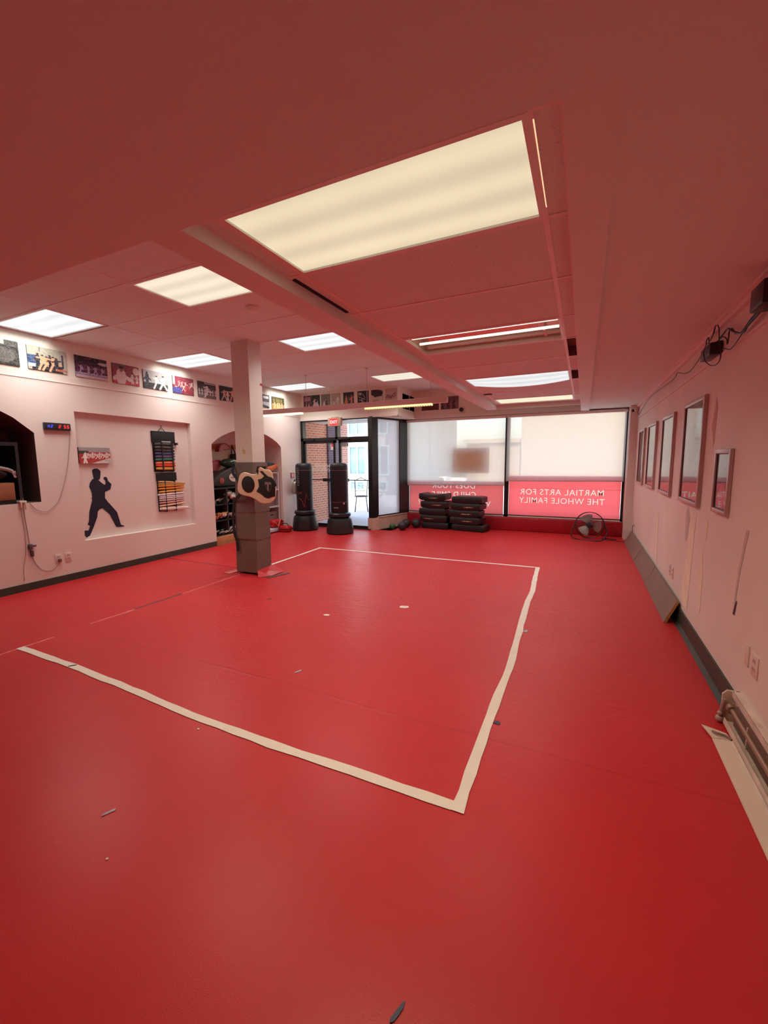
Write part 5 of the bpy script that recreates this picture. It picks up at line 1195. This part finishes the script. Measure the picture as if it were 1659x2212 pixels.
for k in range(3):
    b = MB(); a0 = 2*PI*k/3+1.2; v = []
    for i in range(7):
        r = .03+.165*i/6
        for j in range(7):
            a = a0+(j/6-.5)*(1.45-.3*i/6)*min(1, .5+i/5); v.append(fp(r, a, .03*(j/6-.5)*-1.4))
    f = [(i*7+j, i*7+j+1, i*7+j+8, i*7+j+7) for i in range(6) for j in range(6)]
    b.add(v, f); b.build('blade', mat('fan_blade', (.42, .38, .36), .35, metal=.3), t, smooth=True, fixn=False)
b = MB(); b.lathe(fp(0, 0, -.09), [(.055, 0), (.06, .02), (.05, .10), (.03, .12)], 20, axis=fdir); b.build('motor', M_fan, t, smooth=True)
b = MB()
L0, L1 = fp(R_+.012, PI), fp(R_+.012, 0)
b.tube(smooth_path([L0, L0+Vector((-.045 if L0.x < FC.x else .045, -.05, -.12)), (-.13, 8.36, .03), (-.08, 8.33, .012), (.1, 8.27, .012), (.30, 8.23, .012), (.36, 8.22, .02), (.42, 8.36, .13), L1]) if L0.x < FC.x else smooth_path([L1, (-.13, 8.36, .03), (.30, 8.23, .012), (.42, 8.36, .13), L0]), .010, 8)
b.build('stand', M_fan, t, smooth=True)
b = MB(); b.tube(smooth_path([(.30, 8.55, .1), (.42, 8.5, .01), (.58, 8.52, .006), (.50, 8.60, .006), (.36, 8.55, .006), (.42, 8.46, .008), (.6, 8.40, .006), (.74, 8.33, .008), (.79, 8.30, .05), (.80, 8.25, .16), (.80, 8.26, .28), (.80, 8.20, .33), (.805, 8.08, .33)]), .005, 6)
b.build('power_cord', M_fan, t, smooth=True)

# ================================================================== VEST ON THE COLUMN
CREAM = [(-3.826, 1.275), (-3.795, 1.305), (-3.75, 1.316), (-3.701, 1.309), (-3.654, 1.294), (-3.587, 1.291), (-3.553, 1.306), (-3.527, 1.332), (-3.531, 1.35), (-3.52, 1.372), (-3.496, 1.381), (-3.46, 1.365), (-3.424, 1.348), (-3.377, 1.35), (-3.341, 1.336), (-3.316, 1.3), (-3.305, 1.242), (-3.272, 1.178), (-3.27, 1.135), (-3.273, 1.062), (-3.28, 1.018), (-3.305, 0.988), (-3.352, 0.954), (-3.437, 0.94), (-3.512, 0.948), (-3.6, 0.994), (-3.671, 1.018), (-3.768, 1.03), (-3.832, 1.048), (-3.864, 1.081), (-3.869, 1.123), (-3.858, 1.18), (-3.841, 1.237)]
BLK = [(-3.534, 1.23), (-3.482, 1.24), (-3.434, 1.271), (-3.5, 1.332), (-3.463, 1.334), (-3.383, 1.271), (-3.324, 1.256), (-3.281, 1.215), (-3.262, 1.172), (-3.279, 1.15), (-3.283, 1.038), (-3.331, 1.029), (-3.383, 1.01), (-3.438, 1.019), (-3.506, 1.065), (-3.564, 1.086), (-3.52, 1.146), (-3.523, 1.19)]
t = thing('chest_guard', 'cream and black padded chest guard strapped to the column', 'chest guard', (-3.57, 4.0, .94))
b = MB(); b.prism([(x, 3.955, z+.012) for x, z in CREAM], (-.075, .095, 0)); b.build('padding', M_cream, t, bevel=.028, seg=4)
b = MB(); b.prism([(x, 3.948, z+.012) for x, z in BLK], (0, .02, 0)); bp = b.build('front_panel', M_blackf, t, bevel=.002)
b = MB(); b.lathe((-3.692, 3.948, 1.183), [(.096, 0), (.101, .002), (.101, .02)], 36, axis=(0, 1, 0)); b.build('round_target', M_blackf, t, smooth=True)
em = [(-3.425, 1.205), (-3.33, 1.195), (-3.328, 1.15), (-3.345, 1.11), (-3.37, 1.085), (-3.40, 1.12), (-3.42, 1.165)]
b = MB()
for (p, q) in zip(em, em[1:]+em[:1]): b.tube([(p[0], 3.945, p[1]+.012), (q[0], 3.945, q[1]+.012)], .002, 4)
b.box(-3.42, -3.335, 3.944, 3.948, 1.185, 1.212); b.box(-3.392, -3.368, 3.944, 3.948, 1.11, 1.185); b.build('emblem', mat('emblem_grey', (.26, .19, .20), .5), bp)
b = MB(); b.prism([(-3.537, 3.951, 1.30), (-3.553, 3.951, 1.345), (-3.535, 3.951, 1.40), (-3.50, 3.951, 1.40), (-3.525, 3.951, 1.37), (-3.52, 3.951, 1.34)], (0, .13, 0)); b.build('collar_edge', M_blackf, t)
for (pts, w) in (([(-4.05, 4.09, 1.40), (-4.04, 4.07, 1.32), (-3.97, 4.05, 1.26), (-3.86, 4.0, 1.18)], .022), ([(-4.06, 4.09, 1.0), (-4.085, 4.085, .8), (-4.09, 4.085, .60), (-4.075, 4.08, .52), (-4.045, 4.08, .44), (-4.03, 4.08, .30)], .020), ([(-3.87, 4.02, 1.08), (-3.98, 4.06, 1.0), (-4.06, 4.09, .97)], .02)):
    b = MB(); P = smooth_path(pts, 4); v = []
    for i, p in enumerate(P):
        tt = (P[min(i+1, len(P)-1)]-P[max(i-1, 0)]).normalized(); s = tt.cross(Vector((0, 1, 0))).normalized(); v += [p+s*w, p-s*w, p+s*w+Vector((0, -.006, 0)), p-s*w+Vector((0, -.006, 0))]
    f = []
    for i in range(len(P)-1): a = 4*i; f += [(a, a+4, a+5, a+1), (a+2, a+3, a+7, a+6), (a, a+2, a+6, a+4), (a+1, a+5, a+7, a+3)]
    f += [(0, 1, 3, 2), (4*len(P)-4, 4*len(P)-2, 4*len(P)-1, 4*len(P)-3)]
    b.add(v, f); b.build('strap', M_blackf, t)

# ================================================================== WINDOW BLINDS, FILMS, BOARD
def blind(x0, x1, z0a, z0b, label):
    t = thing('roller_blind', label, 'blind', ((x0+x1)/2, 8.93, z0a), 'roller blinds on the shop windows')
    b = MB(); b.quad((x0, 8.93, z0a), (x1, 8.93, z0b), (x1, 8.93, 2.30), (x0, 8.93, 2.30)); b.build('fabric', M_blind, t, fixn=False)
    b = MB(); b.tube([(x0, 8.93, z0a), (x1, 8.93, z0b)], .008, 8); b.build('hem_bar', mat('hem_bar', (.45, .36, .32), .5), t)
    b = MB(); b.box(x0-.01, x1+.01, 8.90, 8.99, 2.295, 2.345); b.build('cassette', M_trim, t, bevel=.006)
    return t
M_blind = shade_mat('blind_fabric', (.72, .69, .62), (.62, .59, .53), .24)
blind(-3.615, -1.465, .905, .93, 'narrower looking roller blind, hanging lower, behind the pad stacks')
blind(-1.435, .675, 1.02, 1.035, 'roller blind above the reversed words about martial arts')
M_film = shade_mat('red_window_film', (.60, .07, .08), (.74, .125, .125), .12)
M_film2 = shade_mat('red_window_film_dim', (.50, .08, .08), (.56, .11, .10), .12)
M_filmtxt = shade_mat('cream_window_film', (.80, .72, .60), (.78, .66, .50), .05)
def cut_letters(sheet, lines):
    """remove the letter shapes from the red sheet, one letter at a time"""
    allbm = bmesh.new()
    for (txt, size, cx, z, sx) in lines:
        cu = bpy.data.curves.new('t', 'FONT'); cu.body = txt; cu.size = size; cu.align_x = 'CENTER'; cu.offset = 0; cu.space_character = 1.10; cu.resolution_u = 3; cu.extrude = .02
        ob = bpy.data.objects.new('t', cu); COL.objects.link(ob); dg = bpy.context.evaluated_depsgraph_get()
        me = bpy.data.meshes.new_from_object(ob.evaluated_get(dg)); bpy.data.objects.remove(ob)
        for v in me.vertices: u, w_, e = v.co; v.co = (cx-u*sx, 9.012+e, z+w_)
        allbm.from_mesh(me)
    bmesh.ops.remove_doubles(allbm, verts=allbm.verts, dist=1e-6); bmesh.ops.recalc_face_normals(allbm, faces=allbm.faces)
    me = bpy.data.meshes.new('cut'); allbm.to_mesh(me); allbm.free()
    cut = bpy.data.objects.new('c', me); COL.objects.link(cut)
    md = sheet.modifiers.new('b', 'BOOLEAN'); md.object = cut; md.operation = 'DIFFERENCE'; md.solver = 'EXACT'; md.use_self = True
    dg = bpy.context.evaluated_depsgraph_get(); dg.update(); nm = bpy.data.meshes.new_from_object(sheet.evaluated_get(dg))
    sheet.modifiers.clear(); sheet.data = nm; bpy.data.objects.remove(cut)
    bm = bmesh.new(); bm.from_mesh(sheet.data); bmesh.ops.delete(bm, geom=[f for f in bm.faces if f.normal.y > -.5], context='FACES'); bm.to_mesh(sheet.data); bm.free()
def film(x0, x1, z1, lines, m, label):
    t = thing('window_film', label, 'window sign', ((x0+x1)/2, 9.0, .31), 'red window signs')
    b = MB(); b.box(x0, x1, 9.0115, 9.0125, .315, z1); sh = b.build('red_sheet', m); sh.location = (0, 0, 0)
    for v in sh.data.vertices: v.co += Vector(sh['world_at'])
    cut_letters(sh, lines)
    at = Vector(t['world_at'])
    for v in sh.data.vertices: v.co -= at
    sh.parent = t
    for (txt, size, cx, z, sx) in lines:
        text_mb(txt, size, (lambda cx_, z_, s_: (lambda u, v: (cx_-u*s_, 9.0118, z_+v)))(cx, z, sx), .0034, space=1.10).build('lettering', M_filmtxt, t, fixn=False)
film(-3.585, -1.49, 1.0, [('DOES YOUR', .165, -2.56, .845, .98), ('CHILD SMILE', .165, -2.56, .655, .98), ('W', .165, -1.84, .465, 1.0), ('E?', .165, -3.31, .465, 1.0)], M_film2, 'dull red window sign with reversed words, mostly behind the pad stacks')
film(-1.38, .65, 1.12, [('MARTIAL ARTS FOR', .165, -.39, .745, .97), ('THE WHOLE FAMILY', .165, -.39, .575, .95)], M_film, 'bright coral window sign reading martial arts for the whole family, reversed')
b = MB(); b.box(-2.60, -1.81, 9.07, 9.075, 1.17, 1.71)
tag(b.build('cardboard_sign', shade_mat('cardboard', (.62, .38, .20), (.75, .42, .20), .04), None), 'brown rectangle seen through the blind on the outside of the glass', 'board')

# ================================================================== RIGHT WALL: FRAMES, BOARDS, RADIATOR, WIRES
M_frame = mat('silver_frame', (.52, .42, .40), .38, metal=.35)
M_framed = mat('frame_lip_dark', (.12, .07, .08), .5)  # dark tone of the thin lip inside each frame
def framed(y0, y1, z0, z1, label, paint, seed, fw_=.035, dp=.028):
    t = thing('picture_frame', label, 'framed picture', (XR, (y0+y1)/2, z0), 'framed pictures on the long wall')
    x1 = XR; x0 = XR-dp
    b = MB(); b.box(x0, x1, y0, y0+fw_, z0, z1); b.box(x0, x1, y1-fw_, y1, z0, z1); b.box(x0, x1, y0+fw_, y1-fw_, z0, z0+fw_); b.box(x0, x1, y0+fw_, y1-fw_, z1-fw_, z1)
    b.build('frame', M_frame, t, bevel=.004)
    b = MB(); e = .006
    for a in ((y0+fw_, y0+fw_+e, z0+fw_, z1-fw_), (y1-fw_-e, y1-fw_, z0+fw_, z1-fw_), (y0+fw_, y1-fw_, z0+fw_, z0+fw_+e), (y0+fw_, y1-fw_, z1-fw_-e, z1-fw_)): b.box(x0+.008, x0+.012, a[0], a[1], a[2], a[3])
    b.build('inner_lip', M_framed, t)
    pr = picture('print', '', '', (XR, y1-fw_, z0+fw_), (0, -1, 0), (0, 0, 1), y1-y0-2*fw_, z1-z0-2*fw_, paint, depth=dp-.016, seed=seed, parent=t)
    b = MB(); n = 12; v = []; f = []
    for i in range(n+1):
        for j in range(n+1):
            u, w_ = i/n, j/n; v.append((x0+.011-.0012*math.sin(PI*u)*math.sin(PI*w_), y0+fw_+(y1-y0-2*fw_)*u, z0+fw_+(z1-z0-2*fw_)*w_))
    for i in range(n):
        for j in range(n): a = i*(n+1)+j; f.append((a, a+1, a+n+2, a+n+1))
    b.add(v, f); b.build('glazing', M_glaz, t, smooth=True, fixn=False)
M_glaz = glass_mat('picture_glazing')
_n = M_glaz.node_tree.nodes; _n['Fresnel'].inputs['IOR'].default_value = 1.55
def f_cream(im, rr): im[:] = (.50, .45, .38); ell(im, .5, .4, .3, .2, (.42, .36, .3)); noise(im, rr, .03, 6)
def f_brown(im, rr): im[:] = (.28, .18, .15); rect(im, .2, .1, .8, .9, (.33, .22, .19)); noise(im, rr, .04, 6)
def f_small(im, rr): im[:] = (.42, .40, .46); rect(im, 0, .5, 1, 1, (.30, .20, .26)); ell(im, .5, .75, .3, .2, (.5, .36, .42)); noise(im, rr, .06, 4)
framed(7.40, 8.08, 1.05, 1.90, 'framed picture nearest the window, brownish inside', f_brown, 70)
framed(6.28, 7.00, 1.06, 1.91, 'second framed picture from the window', f_cream, 71)
framed(5.12, 5.82, 1.06, 1.91, 'third framed picture from the window', f_cream, 72)
framed(3.93, 4.64, 1.07, 1.92, 'largest looking framed picture, next to the small one', f_cream, 73)
framed(3.22, 3.56, 1.09, 1.505, 'small framed picture, nearest the camera', f_small, 74, fw_=.028, dp=.022)
# leaning boards
M_bd = mat('brown_gray_board', (.22, .145, .125), .6, var=.12, vscale=5); M_bdedge = mat('board_gold_edge', (.45, .28, .10), .5)
for (y0, y1, lb, xo) in ((4.32, 5.60, 'leaning gray-brown board nearest the camera', 0), (5.62, 6.83, 'middle leaning gray-brown board along the wall', .004), (6.85, 8.35, 'leaning gray-brown board nearest the window', .0)):
    b = MB(); b.prism([(.70+xo, y0, .002), (.722+xo, y0, .002), (.806, y0, .20), (.790, y0, .21)], (0, y1-y0, 0)); t = thing('leaning_board', lb, 'board', (.74, (y0+y1)/2, 0), 'boards leaning on the long wall')
    b.build('panel', M_bd, t); b = MB(); b.prism([(.698+xo, y0-.004, .002), (.724+xo, y0-.004, .002), (.808, y0-.004, .203), (.788, y0-.004, .213)], (0, .005, 0)); b.build('edge_strip', M_bdedge, t)
# bare radiator and its fallen cover
t = thing('radiator', 'old baseboard radiator with its cover missing and fins exposed', 'radiator', (.78, 1.6, 0))
M_rad = mat('radiator_paint', (.66, .52, .45), .5, var=.15, vscale=10); M_raddark = mat('radiator_dark', (.07, .055, .035), .8)
b = MB(); b.box(.805, XR, .6, 2.79, .02, .185); b.box(.788, XR, .6, 2.765, .172, .187); b.box(.786, .790, .6, 2.765, .155, .187); b.build('back_plate', M_rad, t)
b = MB(); b.prism([(.745, 2.765, .005), (XR, 2.765, .005), (XR, 2.765, .185), (.765, 2.765, .185), (.745, 2.765, .16)], (0, .012, 0)); b.build('end_bracket', M_rad, t)
b = MB(); b.box(.752, .80, .6, 2.72, .018, .032); b.prism([(.745, .6, .02), (.752, .6, .02), (.752, .6, .05), (.748, .6, .05)], (0, 2.12, 0)); b.build('lower_lip', M_rad, t)
b = MB(); b.tube([(.772, .6, .115), (.772, 2.74, .115)], .014, 10); b.lathe((.772, 2.68, .115), [(.024, 0), (.024, .03)], 12, axis=(0, 1, 0)); b.build('pipe', mat('copper_dull', (.35, .22, .16), .4, metal=.5), t, smooth=True)
b = MB()
yy = .62
while yy < 2.66: b.box(.772, .804, yy, yy+.0025, .045, .155); yy += .011
b.build('fins', mat('fin_alu', (.40, .30, .26), .5, metal=.4), t)
for k in range(4): b = MB(); y = 2.46-.5*k; b.box(.770, .806, y, y+.008, .04, .15); b.build('fin_bracket', M_rad, t)
b = MB(); b.box(.803, .8045, .62, 2.72, .04, .15); b.build('dark_backing', M_raddark, t)  # dark sheet set behind the fins
b = MB(); b.tube([(.75, 2.75, .14), (.742, 2.75, .09), (.742, 2.76, .03)], .009, 8); b.ball((.738, 2.755, .022), .02); b.ball((.736, 2.75, .055), .013); b.build('valve', mat('valve_grime', (.45, .30, .28), .4), t, smooth=True)
t = thing('radiator_cover', 'long pale metal cover lying on the red floor beside the radiator', 'cover panel', (.72, 1.9, 0))
b = MB(); b.prism([(.662, .5, .004), (.665, .5, .012), (.742, .5, .018), (.746, .5, .004)], (0, 2.06, 0)); b.build('panel', mat('pale_enamel', (.72, .60, .48), .4, var=.06), t)
b = MB(); b.prism([(.662, 2.55, .010), (.640, 2.67, .006), (.735, 2.62, .012), (.742, 2.56, .018)], (0, 0, .004)); b.build('bent_end', mat('pale_enamel', (.72, .60, .48), .4, var=.06), t)
b = MB(); b.tube([(.672, 2.60, .022), (.69, 2.575, .03), (.72, 2.57, .028), (.742, 2.555, .022)], .006, 6); b.build('clip', mat('dark_clip', (.25, .18, .16), .4), t)
b = MB(); b.prism([(.735, .5, .018), (.742, .5, .026), (.746, .5, .018)], (0, 2.04, 0)); b.build('rolled_edge', M_rad, t)

# wires and boxes near the ceiling
M_wirek = mat('black_cable', (.03, .015, .015), .5)
t = thing('adapter_box', 'black adapter on the wall rail with a big loop of cable', 'adapter', (.78, 3.8, 2.13))
b = MB(); b.prism([(.745, 3.66, 2.15), (.815, 3.66, 2.15), (.815, 3.66, 2.24), (.745, 3.66, 2.23)], (0, .26, 0)); b.build('case', mat('adapter_black', (.02, .014, .014), .35), t, bevel=.006)
LO = [(3.713, 2.3), (3.795, 2.24), (3.937, 2.223), (3.991, 2.192), (3.935, 2.127), (3.809, 2.075), (3.685, 2.046), (3.565, 2.04), (3.517, 2.069), (3.545, 2.125), (3.584, 2.181), (3.609, 2.248), (3.65, 2.287), (3.711, 2.293), (3.737, 2.256)]
b = MB(); b.tube(smooth_path([(.735, y*.94+.02, z) for y, z in LO]), .0035, 6); b.build('cable_loop', M_wirek, t, smooth=True)
def wire(name, pts, r, label, x=.79):
    b = MB(); b.tube(smooth_path([(x, y, z) for y, z in pts]), r, 6); return tag(b.build(name, M_wirek, smooth=True), label, 'cable')
wire('cable', [(3.88, 2.235), (3.943, 2.325), (3.996, 2.318), (4.0, 2.288), (4.05, 2.263), (4.163, 2.232), (4.32, 2.205), (4.458, 2.191), (4.636, 2.198), (4.875, 2.237), (5.076, 2.276), (5.268, 2.249), (6.106, 2.274), (7.012, 2.285), (7.87, 2.217), (8.26, 2.171), (8.5, 2.25)], .004, 'thin cable sagging along the wall from the adapter to the security camera')
wire('cable', [(3.636, 2.242), (3.537, 2.256), (3.462, 2.262), (3.354, 2.219), (3.221, 2.173), (3.131, 2.158), (3.076, 2.175), (2.959, 2.187), (2.87, 2.20)], .006, 'thick black cable bundle between the two black boxes')
wire('cable', [(3.69, 2.24), (3.55, 2.235), (3.46, 2.195), (3.447, 2.165), (3.43, 2.185), (3.42, 2.24), (3.36, 2.235), (3.29, 2.187), (3.178, 2.170), (3.03, 2.20), (2.88, 2.215)], .004, 'looping cable dangling between the two black boxes')
wire('cable', [(3.545, 2.163), (3.395, 2.12), (3.335, 2.118), (3.237, 2.135), (3.155, 2.157), (3.1, 2.175), (2.98, 2.195), (2.87, 2.205)], .0035, 'cable lying over the wall rail near the second black box')
b = MB(); b.box(.74, .815, 2.70, 2.88, 2.185, 2.30)
tag(b.build('junction_box', mat('adapter_black', (.02, .014, .014), .35), bevel=.008), 'black box high on the wall at the very edge of the view', 'junction box')
t = thing('security_camera', 'white security camera with black lens in the far corner', 'security camera', (.76, 8.55, 2.30))
b = MB(); b.tube([(.775, 8.58, 2.285), (.725, 8.50, 2.265)], .028, 16); b.build('body', M_white, t, smooth=True)
b = MB(); b.lathe((.726, 8.502, 2.2655), [(.026, 0), (.022, .006), (.008, .008)], 16, axis=(-.52, -.83, -.2)); b.build('lens', M_blackp, t, smooth=True)
b = MB(); b.tube([(.775, 8.58, 2.29), (.812, 8.60, 2.33)], .010, 8); b.lathe((.81, 8.60, 2.33), [(.03, 0), (.03, .01)], 16, axis=(1, 0, 0)); b.build('bracket', M_white, t, smooth=True)
b = MB(); b.tube([(.79, 8.57, 2.27), (.80, 8.45, 2.20), (.80, 8.38, 2.15), (.80, 8.33, 2.22)], .005, 6); b.build('lead', M_white, t)

for o in bpy.data.objects:
    if 'world_at' in o.keys(): del o['world_at']
